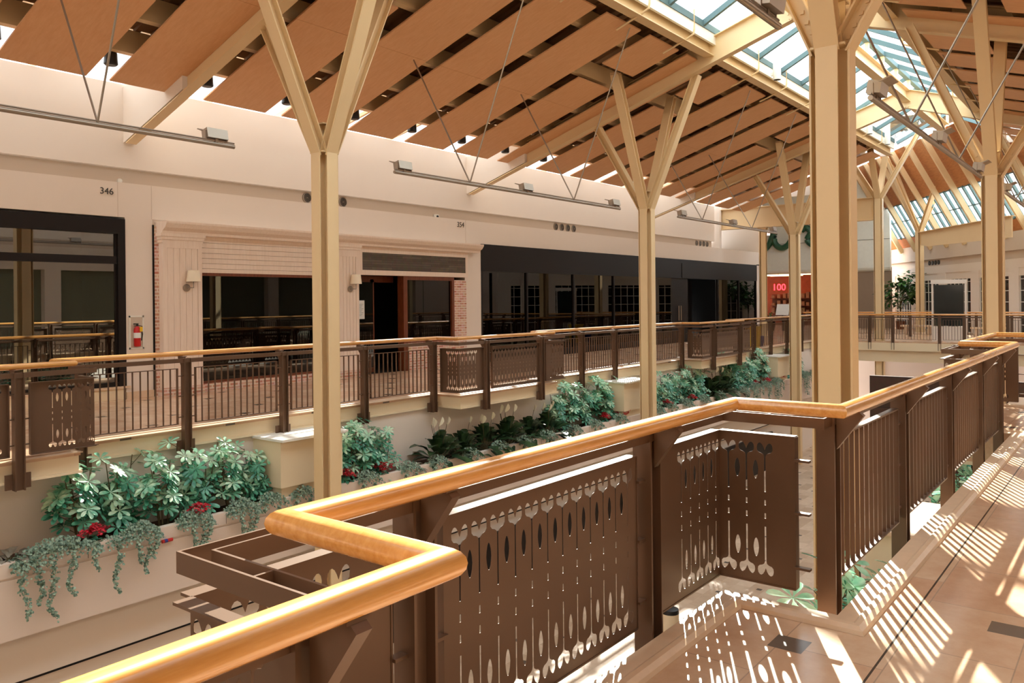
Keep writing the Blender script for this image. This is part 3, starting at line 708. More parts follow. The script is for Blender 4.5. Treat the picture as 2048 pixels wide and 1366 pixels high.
# fire extinguisher
t=thing('fire_extinguisher_cabinet','white recessed wall cabinet holding the fire extinguisher','cabinet',(7.70,15.05,1.08))
m=MB(); m.box(7.56,7.585,15.03,15.05,0.77,1.40); m.box(7.815,7.84,15.03,15.05,0.77,1.40); m.box(7.56,7.84,15.03,15.05,0.77,0.80); m.box(7.56,7.84,15.03,15.05,1.37,1.40); m.build('frame',MT['white'],t)
m=MB(); m.box(7.585,7.815,15.047,15.049,0.80,1.37); m.build('back_panel',MT['band'],t)
m=MB(); m.box(7.80,7.81,15.018,15.03,1.02,1.12); m.build('handle',MT['galv'],t)
t=thing('fire_extinguisher','red fire extinguisher with yellow tag in its wall cabinet','fire extinguisher',(7.69,15.0,0.80))
MB().lathe((7.69,14.99,0.82),[(0.05,0),(0.062,0.015),(0.062,0.30),(0.05,0.35),(0.02,0.38)],16).build('cylinder',MT['redp'],t,smooth=True)
MB().lathe((7.69,14.99,0.98),[(0.0632,0),(0.0632,0.10)],16).build('label_band',MT['paper'],t)
m=MB(); m.box(7.675,7.705,14.975,15.005,1.19,1.24); m.box(7.62,7.71,14.98,15.0,1.235,1.255); m.box(7.63,7.71,14.98,15.0,1.205,1.215); m.build('valve_handle',MT['blackpl'],t)
MB().tube([(7.71,14.98,1.21),(7.77,14.97,1.20),(7.78,14.97,1.05),(7.76,14.97,0.93)],0.01,6).build('hose',MT['blackpl'],t)
MB().box(7.705,7.76,14.92,14.924,1.10,1.19).build('inspection_tag',MT['yellow'],t)

# ================================================================== BRICK AND PILASTER SHOPFRONT
t=thing('shopfront','limed oak and whitewashed brick shopfront with two pilasters','shopfront',(12.5,15.0,Z0F))
for bxx in ((8.06,8.60,15.00,15.10,Z0F,3.12),(16.60,17.10,14.98,15.4,Z0F,2.20),(8.95,12.38,14.93,15.15,Z0F,-0.0),(14.80,16.60,14.94,15.2,Z0F,0.55)): MB().box(*bxx).build('brickwork',MT['brick'],t)
MB().box(8.03,8.06,15.03,15.10,Z0F,3.14).build('shadow_gap',MT['black'],t)
for (a,b) in ((8.13,8.95),(12.38,13.05)):
    m=MB(); m.box(a,b,14.86,15.10,0.0,2.80)
    for k in range(3): m.box(a-0.02-0.02*k,b+0.02+0.02*k,14.84-0.025*k,15.10,2.80+0.06*k,2.86+0.06*k)
    m.box(a,b,14.84,14.86,2.70,2.80); m.box(a,a+0.09,14.845,14.86,0.12,2.70); m.box(b-0.09,b,14.845,14.86,0.12,2.70); m.box(a,b,14.84,14.86,0.0,0.12)
    n=5; wdt=(b-a-0.18)/n
    for k in range(n): m.box(a+0.09+k*wdt+0.006,a+0.09+(k+1)*wdt-0.006,14.852,14.86,0.12,2.70)
    p=m.build('pilaster',MT['pilaster'],t)
    MB().box(a-0.03,b+0.03,14.83,15.1,Z0F,0.0).build('plinth',MT['brick'],p)
m=MB()
m.prism([(14.62,3.16),(14.62,3.20),(15.08,3.20),(15.08,2.97),(14.80,2.97),(14.78,3.02),(14.68,3.08)],8.09,17.46,lambda y,z,x:(x,y,z)); m.build('cornice',MT['pilaster'],t)
m=MB(); m.box(8.95,12.38,14.97,15.1,2.24,2.32)
z=2.32
while z<2.92: m.box(8.95,12.38,14.985,15.1,z+0.006,z+0.105); z+=0.105
m.box(8.95,12.38,14.955,15.1,2.90,2.97); m.build('siding_panel',MT['pilaster'],t)
m=MB(); m.box(13.05,17.12,14.93,15.1,2.28,2.40); m.box(13.05,17.12,14.93,15.1,2.83,2.97); m.box(17.03,17.12,14.93,15.1,2.40,2.83); m.box(13.05,13.24,14.93,15.1,2.40,2.83); m.build('entrance_frame',MT['pilaster'],t)
MB().box(13.24,17.03,14.95,15.1,2.40,2.83).build('blank_sign_panel',MT['slate'],t)
MB().box(8.95,12.38,14.98,15.1,2.18,2.24).build('window_head',MT['woodtrim'],t); MB().box(8.95,12.38,14.98,15.1,0.0,0.05).build('window_sill',MT['woodtrim'],t)
MB().box(8.95,12.38,15.04,15.048,0.05,2.18).build('display_glass',MT['darkglass'],t)
MB().box(8.95,12.38,15.05,15.35,0.02,0.06).build('display_shelf',MT['woodtrim'],t)
m=MB(); m.box(14.66,14.80,14.98,15.2,Z0F,2.28); m.box(13.05,14.80,15.5,15.6,2.12,2.28); m.box(14.0,14.12,15.5,15.6,Z0F,2.2); m.box(16.50,16.60,14.98,15.2,0.5,2.28); m.box(14.8,16.5,14.98,15.1,2.18,2.28); m.box(14.8,16.5,14.98,15.1,0.55,0.60); m.build('entrance_joinery',MT['woodtrim'],t)
MB().box(14.80,16.50,15.04,15.048,0.60,2.18).build('side_window_glass',MT['darkglass'],t)
d=MB(); d.box(13.1,14.05,15.46,15.47,Z0F+0.1,2.12); dg=d.build('entrance_door',MT['darkglass'],t)
m=MB(); m.box(13.05,13.15,15.42,15.5,Z0F,2.15); m.box(13.1,14.05,15.44,15.5,Z0F,Z0F+0.12); m.build('door_stile',MT['woodtrim'],dg)
t=thing('paper_notice','white paper notice taped inside the shop door between the pilasters','notice',(13.45,15.0,1.4))
MB().box(13.30,13.62,15.30,15.302,1.20,1.66).build('sheet',MT['paper'],t)
m=MB()
for k in range(9): m.box(13.34+0.01*(k%2),13.58-0.03*(k%3),15.2985,15.2995,1.56-0.035*k,1.567-0.035*k)
m.build('print_lines',MT['ink'],t)
# sconces
def sconce(x,label):
    t=thing('wall_sconce',label,'wall lamp',(x,14.84,1.93),'linen shade sconces on the pilasters')
    MB().lathe((x-0.05,14.84,1.93),[(0.075,0),(0.075,-0.012),(0.05,-0.02)],18,'Y').build('back_plate',MT['galv'],t,smooth=True)
    MB().tube([(x-0.05,14.83,1.93),(x-0.05,14.74,1.93),(x+0.03,14.72,1.93),(x+0.03,14.72,2.06)],0.011,8).build('arm',MT['galv'],t,smooth=True)
    MB().lathe((x+0.03,14.72,2.05),[(0.135,0),(0.11,0.22),(0.108,0.22),(0.133,0.0)],20).build('lamp_shade',MT['shade'],t,smooth=True)
sconce(8.66,'linen-shaded sconce on the left pilaster of the brick shopfront'); sconce(12.82,'linen-shaded sconce on the right pilaster beside the entrance')

# ================================================================== BLACK SHOPFRONT
t=thing('shopfront','long black shopfront with mirror-dark glass beyond the brick one','shopfront',(25,15.0,Z0F))
m=MB(); m.box(17.82,38.8,15.02,15.2,2.48,3.26); m.box(17.82,29.8,15.05,15.2,Z0F,0.05); m.box(34.2,38.8,15.05,15.2,Z0F,0.05); m.build('fascia',MT['blackm'],t)
m=MB()
for x in (17.82,20.0,22.6,25.2,27.5,34.2,36.6,38.74): m.box(x,x+0.06,15.04,15.14,0.05,2.48)
m.build('mullions',MT['blackm'],t)
MB().box(17.88,29.8,15.09,15.098,0.05,2.48).build('display_glass',MT['darkglass'],t); MB().box(34.2,38.8,15.09,15.098,0.05,2.48).build('display_glass',MT['darkglass'],t)
MB().box(30.6,33.4,15.0,15.02,2.5,3.1).build('blank_sign_box',MT['black'],t)
m=MB(); m.box(29.8,31.3,15.1,15.16,Z0F,2.48); dr=m.build('entrance_door',MT['blackm'],t)
m=MB()
for x in (30.35,30.55): m.tube([(x,15.04,0.75),(x,15.04,1.35)],0.018,8)
m.build('pull_handles',MT['galv'],dr)
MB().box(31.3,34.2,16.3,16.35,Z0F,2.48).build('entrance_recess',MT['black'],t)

# ================================================================== LIGHT TRACKS
def track(x0,x1,Y,z,heads,vs_,label,s=1):
    t=thing('light_track',label,'light track',((x0+x1)/2,Y,z),'hanging floodlight tracks between the columns')
    m=MB(); m.tube([(x0,Y,z),(x1,Y,z)],0.028,10); m.tube([(x0,Y,z+0.045),(x1,Y,z+0.045)],0.012,6); m.build('pipe',MT['galv'],t,smooth=True)
    for x in vs_:
        for k in (-1,1):
            ye=Y+k*1.42; m=MB(); m.tube([(x,Y,z+0.03),(x,ye,zb(ye)+0.3)],0.014,6); m.build('hanger_rod',MT['galv'],t)
    for x in heads:
        m=MB(); c=Vector((x,Y,z+0.16))
        m.prism([(-0.06,0.0),(0.08,-0.02),(0.10,0.10),(-0.03,0.13)],x-0.15,x+0.15,lambda a,b,X_:(X_,Y+a*s,z+0.07+b)); h=m.build('floodlight',MT['galv'],t)
        m=MB(); m.obox((x,Y+0.13*s,z+0.185),Vector((0.16,0,0)),Vector((0,0.055*s,0.02)),Vector((0,-0.01*s,0.004))); m.build('visor',MT['galv'],h)
        m=MB(); m.box(x-0.02,x+0.02,Y-0.02,Y+0.02,z,z+0.10); m.box(x-0.165,x+0.165,Y-0.012,Y+0.012,z+0.04,z+0.055); m.box(x-0.165,x-0.15,Y-0.02,Y+0.04,z+0.04,z+0.16); m.box(x+0.15,x+0.165,Y-0.02,Y+0.04,z+0.04,z+0.16); m.build('yoke',MT['galv'],h)
    return t
track(-0.7,6.32,9.67,3.72,[-0.5,2.8,6.05],[1.1,4.51],'hanging steel light track at the upper left of the photo')
track(9.28,16.52,9.67,3.74,[9.5,12.9,16.3],[11.17,14.58],'hanging light track between the two large far columns')
track(19.5,26.8,9.67,3.78,[19.8,23.2,26.5],[21.0,24.6],'hanging light track between the second and third far columns')
track(-0.7,6.20,2.21,3.70,[-0.5,2.8,5.95],[1.1,4.5],'hanging light track whose end shows at the top beside the nearest column',-1)
track(8.85,16.0,2.21,3.66,[9.05,12.3,15.6],[10.67,13.9],'hanging light track between the two near columns at upper right',-1)
track(19.0,26.2,2.21,3.70,[19.2,22.6,26.0],[20.8,24.3],'hanging light track beyond the right-hand column',-1)

# ================================================================== PLANTS
def leaf(mb,base,d,up,L,W,droop=0.25,fold=0.12,prf=None):
    d=Vector(d).normalized(); up=Vector(up); sd=d.cross(up)
    if sd.length<1e-3: sd=Vector((1,0,0))
    sd.normalize(); n=sd.cross(d)
    B=Vector(base); pts=[]
    prof=prf or ((0.0,0.12),(0.30,0.8),(0.62,1.0),(0.88,0.55),(1.0,0.05))
    for t,wd in prof:
        c=B+d*L*t-Vector((0,0,1))*droop*L*t*t
        pts.append((c-sd*W*wd/2+n*fold*W*wd, c, c+sd*W*wd/2+n*fold*W*wd))
    vs=[p for q in pts for p in q]; fs=[]
    for i in range(len(prof)-1):
        a=i*3; fs+= [(a,a+1,a+4,a+3),(a+1,a+2,a+5,a+4)]
    mb.add(vs,fs)
def umbrella(seed,H=1.08,R=0.42):
    R_=random.Random(seed); t=thing('umbrella_plant','x','plant',(0,0,-50))
    A=MB();B=MB();S=MB(); O=Vector((0,0,-50))
    stems=[]
    for k in range(5):
        a=R_.uniform(0,6.28); r=R_.uniform(0.1,R*0.7); top=O+Vector((math.cos(a)*r,math.sin(a)*r*0.7,H*R_.uniform(0.6,0.9))); b0=O+Vector((math.cos(a)*0.06,math.sin(a)*0.06,0))
        mid=(b0+top)/2+Vector((R_.uniform(-.05,.05),R_.uniform(-.05,.05),0)); S.tube([b0,mid,top],0.011,5,r1=0.006); stems.append((b0,mid,top))
    for k in range(50):
        b0,mid,top=R_.choice(stems); h=R_.uniform(0.15,1.0); p=(mid.lerp(top,(h-0.5)*2) if h>0.5 else b0.lerp(mid,h*2))
        a=R_.uniform(0,6.28); e=R_.uniform(-0.1,0.8); pl=R_.uniform(0.12,0.24)
        q=p+Vector((math.cos(a)*math.cos(e),math.sin(a)*math.cos(e)*0.8,math.sin(e)))*pl; S.tube([p,q],0.004,4)
        nrm=(Vector((math.cos(a)*0.6,math.sin(a)*0.6-0.45,1.0))+Vector((R_.uniform(-.3,.3),R_.uniform(-.3,.3),0))).normalized()
        u=nrm.cross(Vector((0.3,0.9,0.1))).normalized(); v=nrm.cross(u); n=R_.randint(6,8); LL=R_.uniform(0.115,0.175)
        mb = B if R_.random()<(0.25+0.4*h) else A  # pale share grows with height, painting in the sunlit tops
        for j in range(n):
            th=2*math.pi*j/n+R_.uniform(-.1,.1); dd=u*math.cos(th)+v*math.sin(th)+nrm*0.18
            leaf(mb,q,dd,nrm,LL*R_.uniform(0.85,1.1),LL*0.36,0.14,0.14,((0.0,0.07),(0.2,0.22),(0.5,0.85),(0.75,1.0),(0.93,0.7),(1.0,0.15)))
    A.build('foliage',MT['sche'],t,smooth=True); B.build('pale_foliage',MT['scheL'],t,smooth=True); S.build('stem',MT['stem'],t)
    return t
def ivy(seed,W,trails,mound=0.17,n=260):
    R_=random.Random(seed); t=thing('trailing_ivy','x','plant',(0,0,-60)); A=MB(); S=MB(); O=Vector((0,0,-60))
    def lf(p,out):
        d=Vector((R_.uniform(-1,1),out*R_.uniform(0.1,1),R_.uniform(-0.6,0.4))); up=Vector((R_.uniform(-.4,.4),out,0.6)); s_=R_.uniform(0.022,0.038)
        leaf(A,p,d,up,s_,s_*0.95,0.2,0.05)
    for k in range(int(n*1.9)):
        x=R_.uniform(-W,W); y=R_.uniform(-0.16,0.10); z=max(0,mound*(1-(x/W)**2))*R_.uniform(0.2,1)-max(0,-y-0.08)*0.9
        lf(O+Vector((x,y,z)),-1)
    for (x,Lt,wd) in trails:
        P=[O+Vector((x,-0.10,0.03))]; 
        steps=max(4,int(Lt/0.07))
        for i in range(1,steps+1): P.append(O+Vector((x+math.sin(i*0.8+x*9)*0.02*i/steps*3,-0.135-0.01*math.sin(i),0.03-Lt*i/steps)))
        S.tube(P,0.0025,4)
        for i in range(int(Lt*230)):
            f=R_.random(); j=f*(len(P)-1); a=int(j); p=P[a].lerp(P[min(a+1,len(P)-1)],j-a); tp=wd*(1-0.8*f)
            lf(p+Vector((R_.gauss(0,tp*0.5),-abs(R_.gauss(0,0.03)),R_.uniform(-.02,.02))),-1)
    A.build('foliage',MT['ivy'],t,smooth=True); S.build('stem',MT['stem'],t); return t
def kalanchoe(seed):
    R_=random.Random(seed); t=thing('red_flowering_plant','x','flowers',(0,0,-70)); A=MB();B=MB(); O=Vector((0,0,-70))
    for k in range(40):
        a=R_.uniform(0,6.28); leaf(A,O+Vector((R_.uniform(-.05,.05),R_.uniform(-.05,.05),R_.uniform(0,.12))),(math.cos(a),math.sin(a),R_.uniform(-0.1,0.8)),(0,0,1),R_.uniform(.08,.13),0.06,0.3)
    for c in range(13):
        a=R_.uniform(0,6.28); r=R_.uniform(0,0.17); q=O+Vector((math.cos(a)*r,math.sin(a)*r*0.8,0.20+0.06*(1-r/0.17)+R_.uniform(-.04,.02)))
        for k in range(16):
            p=q+Vector((R_.gauss(0,.028),R_.gauss(0,.025),R_.gauss(0,.018))); n=Vector((R_.uniform(-.7,.7),R_.uniform(-.8,.3),1)).normalized(); u=n.cross(Vector((1,0.2,0))).normalized(); v=n.cross(u)
            for j in range(4):
                th=j*math.pi/2; leaf(B,p,u*math.cos(th)+v*math.sin(th)+n*.2,n,0.018,0.014,0.0)
    A.build('foliage',MT['sche'],t,smooth=True); B.build('blossoms',MT['red'],t); return t
def lily(seed,m='lily',fl=4,LL=0.62,up=1.1):
    R_=random.Random(seed); t=thing('peace_lily' if m=='lily' else 'broad_leaf_plant','x','plant',(0,0,-80)); A=MB();B=MB();S=MB(); O=Vector((0,0,-80))
    for k in range(44):
        a=R_.uniform(0,6.28); e=R_.uniform(0.15,up*1.35); L=LL*R_.uniform(0.6,1.0); d=Vector((math.cos(a)*math.cos(e),math.sin(a)*math.cos(e)*0.75,math.sin(e)))
        p=O+d*L*0.38; S.tube([O,p],0.004,4); leaf(A,p,d,(0,0,1),L*0.72,L*0.24,0.5,0.15)
    for k in range(fl):
        a=R_.uniform(0,6.28); p=O+Vector((math.cos(a)*.15,math.sin(a)*.1,R_.uniform(.44,.54))); S.tube([O,p],0.004,4); B=MB(); leaf(B,p-Vector((0,0,.02)),(R_.uniform(-.3,.3),-.3,1),(0,-1,0.3),0.13,0.085,0.0,0.3); B.build('flower',MT['petal'],t,smooth=True)
    A.build('foliage',MT[m],t,smooth=True)
    S.build('stem',MT['stem'],t); return t
U=[umbrella(11),umbrella(12),umbrella(13)]
IV=[ivy(21,0.5,[(-.4,.62,.07),(-.25,.5,.07),(-.1,.72,.06),(.12,.5,.05),(.4,.3,.05)],0.2,520),ivy(22,0.26,[(-.1,.35,.05),(.05,.5,.05),(.15,.3,.04)],0.18,280),ivy(23,0.10,[(0,.62,.045)],0.08,60),ivy(24,0.24,[(0,.10,.05)],0.16,230)]
K=[kalanchoe(31),kalanchoe(32)]
LY=[lily(41,fl=4),lily(42,fl=1),lily(43,fl=3)]
GR=[lily(51,'grey',0,0.36,0.45)]
used=set()
def put(proto,x,y,z,label,group,s=1.0,rz=0.0):
    if proto.name in used: o=dup(proto,(x,y,z),rz,label,group,s)
    else:
        used.add(proto.name); proto.location=(x,y,z); proto.rotation_euler=(0,0,rz); proto.scale=(s,s,s); proto['label']=label; proto['group']=group; o=proto
    return o
rnd=random.Random(5)
SZ=-1.37
def rowu(xs_,desc,yc=10.38,zz=SZ,sc=1.0,grp='umbrella plants in the far planter'):
    n=len(xs_)
    for i,x in enumerate(xs_):
        put(U[(i+int(x))%3],x,yc+rnd.uniform(-.08,.08),zz,f'variegated umbrella plant, {ORD[i]} from left {desc}',grp,sc*rnd.uniform(0.88,1.08),rnd.uniform(-.5,.5))
rowu([4.62,5.12,5.62,6.15,6.68,7.12],'in the planter left of the first far column')
rowu([8.75,9.2,9.65],'just right of the first far column',sc=0.93)
rowu([15.0,15.55,16.1,16.7,17.05],'left of the second far column',sc=1.0)
rowu([18.75,19.35,19.95,20.6,21.4,22.0],'right of the second far column',sc=0.95)
rowu([24.7,25.3,25.9,26.6,27.3],'before the third far column',sc=1.15)
rowu([29.4,30.2,31.0],'beyond the third far column',sc=1.0)
def rown(protos,xs_,y,z,desc,group,s=1.0,flip=0):
    for i,x in enumerate(xs_):
        put(protos[i%len(protos)],x,y+rnd.uniform(-.03,.03),z,desc%ORD[i],group,s*rnd.uniform(.9,1.1),flip+rnd.uniform(-.25,.25))
for i,(p,x) in enumerate(((0,4.15),(2,4.80),(1,5.14),(1,5.88),(1,6.6),(3,7.1),(3,7.65),(3,8.95),(3,9.9),(3,10.6),(3,11.5),(3,12.4),(3,13.2),(3,14.0),(3,15.0),(3,15.9),(3,17.0),(1,18.9),(3,19.7),(1,20.6),(1,21.7),(1,22.8),(1,23.8),(1,24.6),(0,25.6),(1,26.5),(0,27.5),(1,29.5),(0,30.5),(1,31.5))):
    put(IV[p],x,10.04,-1.30,f'trailing ivy, {ORD[i] if i<27 else ("twenty-eighth","twenty-ninth","thirtieth")[i-27]} from left over the far planter edge','ivy along the far planter',1.0,0)
for i,x in enumerate((4.62,6.02,8.6,9.35,16.5,17.3,19.65,21.2,25.9,27.0,28.3)):
    put(K[i%2],x,10.12,-1.36,f'red flowering plant, {ORD[i]} cluster from left in the far planter','red flowers in the far planter',1.0,rnd.uniform(0,3))
rown(LY[:3],[10.95,11.6,12.3,13.0,13.7,14.4],10.32,SZ,'peace lily, %s from left between the first and second columns','peace lilies in the far planter',1.35)
rown([LY[1],LY[0]],[22.7,23.4,24.1],10.36,SZ,'peace lily, %s from left beyond the second far column','peace lilies in the far planter',1.4)
put(GR[0],3.75,10.3,SZ,'grey-leaved plant at the left end of the far planter','grey leaved plants',1.35); put(GR[0],10.15,10.2,SZ,'grey-leaved plant right of the first far column','grey leaved plants',0.95,1.2)
rowu([4.75,5.3,5.9,6.5],'in the near planter below the handrail',1.62,-1.33,1.0,'umbrella plants in the near planter')
rowu([8.6,9.3,10.0,10.6,11.4,12.2],'in the near planter beyond the nearest column',1.6,-1.33,1.0,'umbrella plants in the near planter')
rown([IV[3]],[4.9,5.9,9.1,10.2],1.8,-1.28,'ivy mound, %s from left in the near planter','ivy in the near planter',1.0,math.pi)

# ================================================================== LOWER LEVEL
t=thing('litter_bin','beige cylindrical litter bin with dark top on the lower floor','bin',(11.4,5.85,-4.2))
MB().lathe((11.4,5.85,-4.2),[(0.13,0),(0.135,0.05),(0.135,0.95),(0.125,0.95)],22).build('body',MT['slab'],t,smooth=True)
MB().lathe((11.4,5.85,-3.26),[(0.136,0),(0.13,0.06),(0.06,0.08)],22).build('lid',MT['blackpl'],t,smooth=True)
m=MB(); m.box(XE+2.85,XE+3.0,9.0,11.6,-1.9,-0.95); struct(m,'trim_15',MT['planterw'])

# ================================================================== COURT BEYOND THE BRIDGE
r=thing('end_girder','deep cream steel girder across the end of the walkway','roof beam',(34.9,6,4.8))
MB().ibeam((34.9,15.9,5.2),(34.9,8.64,5.2),(1,0,0),0.30,0.92,0.03,0.02).build('girder',MT['steel'],r)
def court_tree(X,Y,zn,label,rise=3.2,span=1.9,rot=0.5,zbs=-0.16,arms=4):
    t=thing('tree_column',label,'column',(X,Y,zbs)); m=MB()
    for k in range(4):
        a=rot+k*math.pi/2; d=Vector((math.cos(a),math.sin(a),0)); sd=Vector((-d.y,d.x,0)); m.obox(Vector((X,Y,(zn+zbs)/2))+d*0.16,d*0.009,sd*0.11,Vector((0,0,(zn-zbs)/2)))
        m.obox(Vector((X,Y,(zn+zbs)/2))+d*0.08,d*0.08,sd*0.008,Vector((0,0,(zn-zbs)/2)))
    m.build('shaft',MT['steel'],t)
    for k in range(arms):
        a=rot+k*math.pi/2; d=Vector((math.cos(a),math.sin(a),0)); sd=Vector((-d.y,d.x,0)); q=MB(); q.ibeam(Vector((X,Y,zn-0.05))+d*0.08,Vector((X,Y,zn+rise))+d*span,sd,0.21,0.16,0.018,0.014); q.build('arm',MT['steel'],t)
    return t
court_tree(34.9,8.45,5.64,'court tree column standing left of the potted fig',rot=0.0,zbs=-4.2,rise=2.4,span=1.5)
court_tree(45.1,8.98,5.0,'court tree column immediately right of the potted fig',rise=3.6,span=1.9,rot=0.9)
court_tree(37.2,14.1,4.85,'plain grey-cream column left of the script sign',rise=0.3,span=0.3)
m=MB(); r=thing('haunched_beam','cream steel beam spanning right from the fig tree column','roof beam',(45,8,4.4))
m.prism([(45.1,4.88),(45.1,4.25),(44.3,4.12),(38.5,4.0),(38.5,4.88)],-0.02,0.02,lambda x,z,y:(x,8.98-(45.1-x)*0.72+y,z)); m.bar((45.1,8.98,4.88),(38.5,4.23,4.88),0.3,0.03); m.build('beam',MT['steel'],r)
# department store front
q=MB(); q.box(50,50.3,11.5,24,3.35,9.3); struct(q,'wall_end',MT['grayw'])
q=MB(); q.prism([(50,3.35),(50.3,3.35),(50.3,3.12),(50.15,3.14),(50.05,3.22)],11.5,24,lambda x,z,y:(x,y,z)); struct(q,'trim_16',MT['grayw'])
q=MB(); q.box(49.98,50.0,11.5,24,4.98,5.0); struct(q,'trim_17',MT['ink'])
q=MB(); q.box(50.2,50.4,11.5,15.7,-0.16,3.36); q.box(50.15,50.2,13.4,13.43,-0.16,3.0); struct(q,'wall_end',MT['taupe'])
q=MB(); q.box(56,56.2,14,26,-0.16,3.4); struct(q,'wall_end',MT['orange'])
q=MB(); q.box(50.4,56,15.7,15.8,-0.16,3.4); struct(q,'wall_end',MT['taupe'])
q=MB(); q.box(50.3,56,14,26,3.5,3.55); struct(q,'ceiling',MT['orange'])
for i,(y,x) in enumerate(((17.6,51.5),(18.9,53.5),(20.2,52.5))):
    o=MB().box(x,x+0.25,y-1.2,y+0.9,3.1,3.2).build('ceiling_light',MT['warm'],None,org=(x,y,3.3)); tag(o,'warm linear ceiling light, %s inside the department store'%('right one','middle one','left one')[i],'ceiling light','warm lights in the department store')
t=thing('store_display','shelved merchandise display inside the orange-lit store','display',(54,18,Z0F))
m=MB(); m.box(54,54.6,16.6,20.0,Z0F,0.2); m.box(54.4,54.6,16.6,20.0,0.2,1.9)
for z in (0.6,1.1,1.6): m.box(54,54.6,16.6,20.0,z,z+0.04)
m.build('shelving',MT['woodtrim'],t)
m=MB(); rr2=random.Random(3); y=16.7
while y<19.8:
    for z in (0.64,1.14,1.64): m.box(54.0,54.3,y,y+0.2,z,z+rr2.uniform(.15,.38))
    y+=rr2.uniform(.22,.4)
g_=m.build('merchandise',MT['curtain'],t); g_['kind']='stuff'
o=text_mesh('100','neon_number',MT['neon'],0.62,(53.9,19.35,2.35),(0,-1,0),(0,0,1),None,0.02); tag(o,'red neon number 100 inside the department store','sign')
t=thing('menu_board','tilted white board on a stand outside the orange-lit store','sign board',(44.0,15.6,Z0F))
m=MB(); m.obox((44.0,15.6,1.0),Vector((0.02,0,0.0)),Vector((0,0.35,0)),Vector((0.14,0,0.30))); m.build('board',MT['paper'],t); MB().box(44.0,44.1,15.55,15.65,Z0F,0.75).build('stand',MT['blackpl'],t)
# script sign: loops of dark green tube letters
def script(pts,name,par,r=0.18):
    P=[Vector(p) for p in pts]; out=[]
    for i in range(len(P)-1):
        p0=P[max(i-1,0)];p1=P[i];p2=P[i+1];p3=P[min(i+2,len(P)-1)]
        for k in range(6):
            t_=k/6; out.append(0.5*((2*p1)+(p2-p0)*t_+(2*p0-5*p1+4*p2-p3)*t_*t_+(3*p1-p0-3*p2+p3)*t_**3))
    out.append(P[-1]); m=MB(); m.tube([(49.9,a.x,a.y) for a in out],r,8); return m.build(name,MT['grn'],par,smooth=True)
t=thing('script_sign','large dark green flowing script letters on the pale store facade','sign',(49.9,17,5))
script([(19.9,5.9),(19.4,6.2),(19.25,5.6),(19.3,4.8),(18.95,4.62),(18.5,5.0),(18.2,5.7),(18.15,5.1),(17.8,4.75),(17.35,4.9),(17.0,5.5),(16.9,6.1)],'script_letter',t)
script([(16.5,5.75),(16.2,5.9),(15.95,5.6),(16.15,5.15),(15.7,4.75),(15.2,4.72),(14.9,5.1),(15.2,5.45),(15.55,5.2)],'script_letter',t)
script([(16.0,6.6),(15.8,6.1),(15.4,6.0),(15.1,6.3)],'script_letter',t)
t=thing('exit_sign','small hanging exit sign with red letters before the green script sign','sign',(38,14.9,4.75))
MB().box(37.97,38.0,14.05,14.45,4.62,4.86).build('panel',MT['exitw'],t); text_mesh('EXIT','lettering',MT['redl'],0.2,(37.965,14.25,4.74),(0,-1,0),(0,0,1),t); MB().box(37.98,38,14.24,14.26,4.86,5.3).build('hanger',MT['steel'],t)
t.location=(38,14.9,4.75)
# angled court wall with mullioned shopfronts
A0=Vector((54.6,13.45,0)); A1=Vector((36.2,0.95,0)); AD=(A1-A0).normalized(); AN=Vector((-0.563,0.826,0)); AL=(A1-A0).length
def ap(u,off,z): q=A0+AD*u+AN*off; return Vector((q.x,q.y,z))
def abox(mb,u0,u1,o0,o1,z0,z1):
    c=(ap(u0,o0,z0)+ap(u1,o1,z1))/2; mb.obox(c,AD*abs(u1-u0)/2,AN*abs(o1-o0)/2,Vector((0,0,abs(z1-z0)/2)))
q=MB(); abox(q,0,AL,-0.4,0.0,3.62,4.45); struct(q,'wall_court',MT['band'])
q=MB(); abox(q,0,AL,-0.5,-0.15,3.25,3.62); struct(q,'wall_court',MT['band'])
q=MB(); abox(q,0,AL,-0.5,-0.05,2.85,3.25); 
for u in (0,2.2,5.2,8.6,12.0,15.4,18.8,21.5): abox(q,u,u+0.8,-0.4,-0.05,Z0F,2.85)
abox(q,0,AL,-0.35,-0.08,2.5,2.85); abox(q,0,2.2,-0.4,-0.05,Z0F,2.85); struct(q,'wall_court',MT['wall'])
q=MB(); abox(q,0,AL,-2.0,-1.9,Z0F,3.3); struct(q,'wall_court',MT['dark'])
k=0
for u in (3.0,6.0,9.4,12.8,16.2,19.6):
    t=thing('mullioned_shop_window','white-gridded shop window, %s from left on the angled court wall'%ORD[k],'window',tuple(ap(u,0,Z0F)),'gridded shop windows of the angled court wall'); k+=1
    wd=2.55 if u>4 else 2.2
    m=MB()
    for i in range(7): abox(m,u+i*wd/6-0.015,u+i*wd/6+0.015,-0.14,-0.10,Z0F,2.5)
    for i in range(6): abox(m,u,u+wd,-0.14,-0.10,Z0F+i*0.5,Z0F+i*0.5+0.03)
    m.build('grid',MT['white'],t); m=MB(); abox(m,u,u+wd,-0.16,-0.15,Z0F,2.5); m.build('glass',MT['darkglass'],t)
dd2=None
for i in range(4):
    p=ap(7.4+0.36*i,-0.13,3.44)
    m=MB(); m.tube([p-AN*0.02,p+AN*0.03],0.12,14); m.tube([p+AN*0.03,p+AN*0.035],0.09,12)
    o=m.build('air_nozzle',MT['ink'],None,org=p); tag(o,'round air nozzle, %s from left on the angled court wall'%ORD[i],'vent','round air nozzles on the court wall')
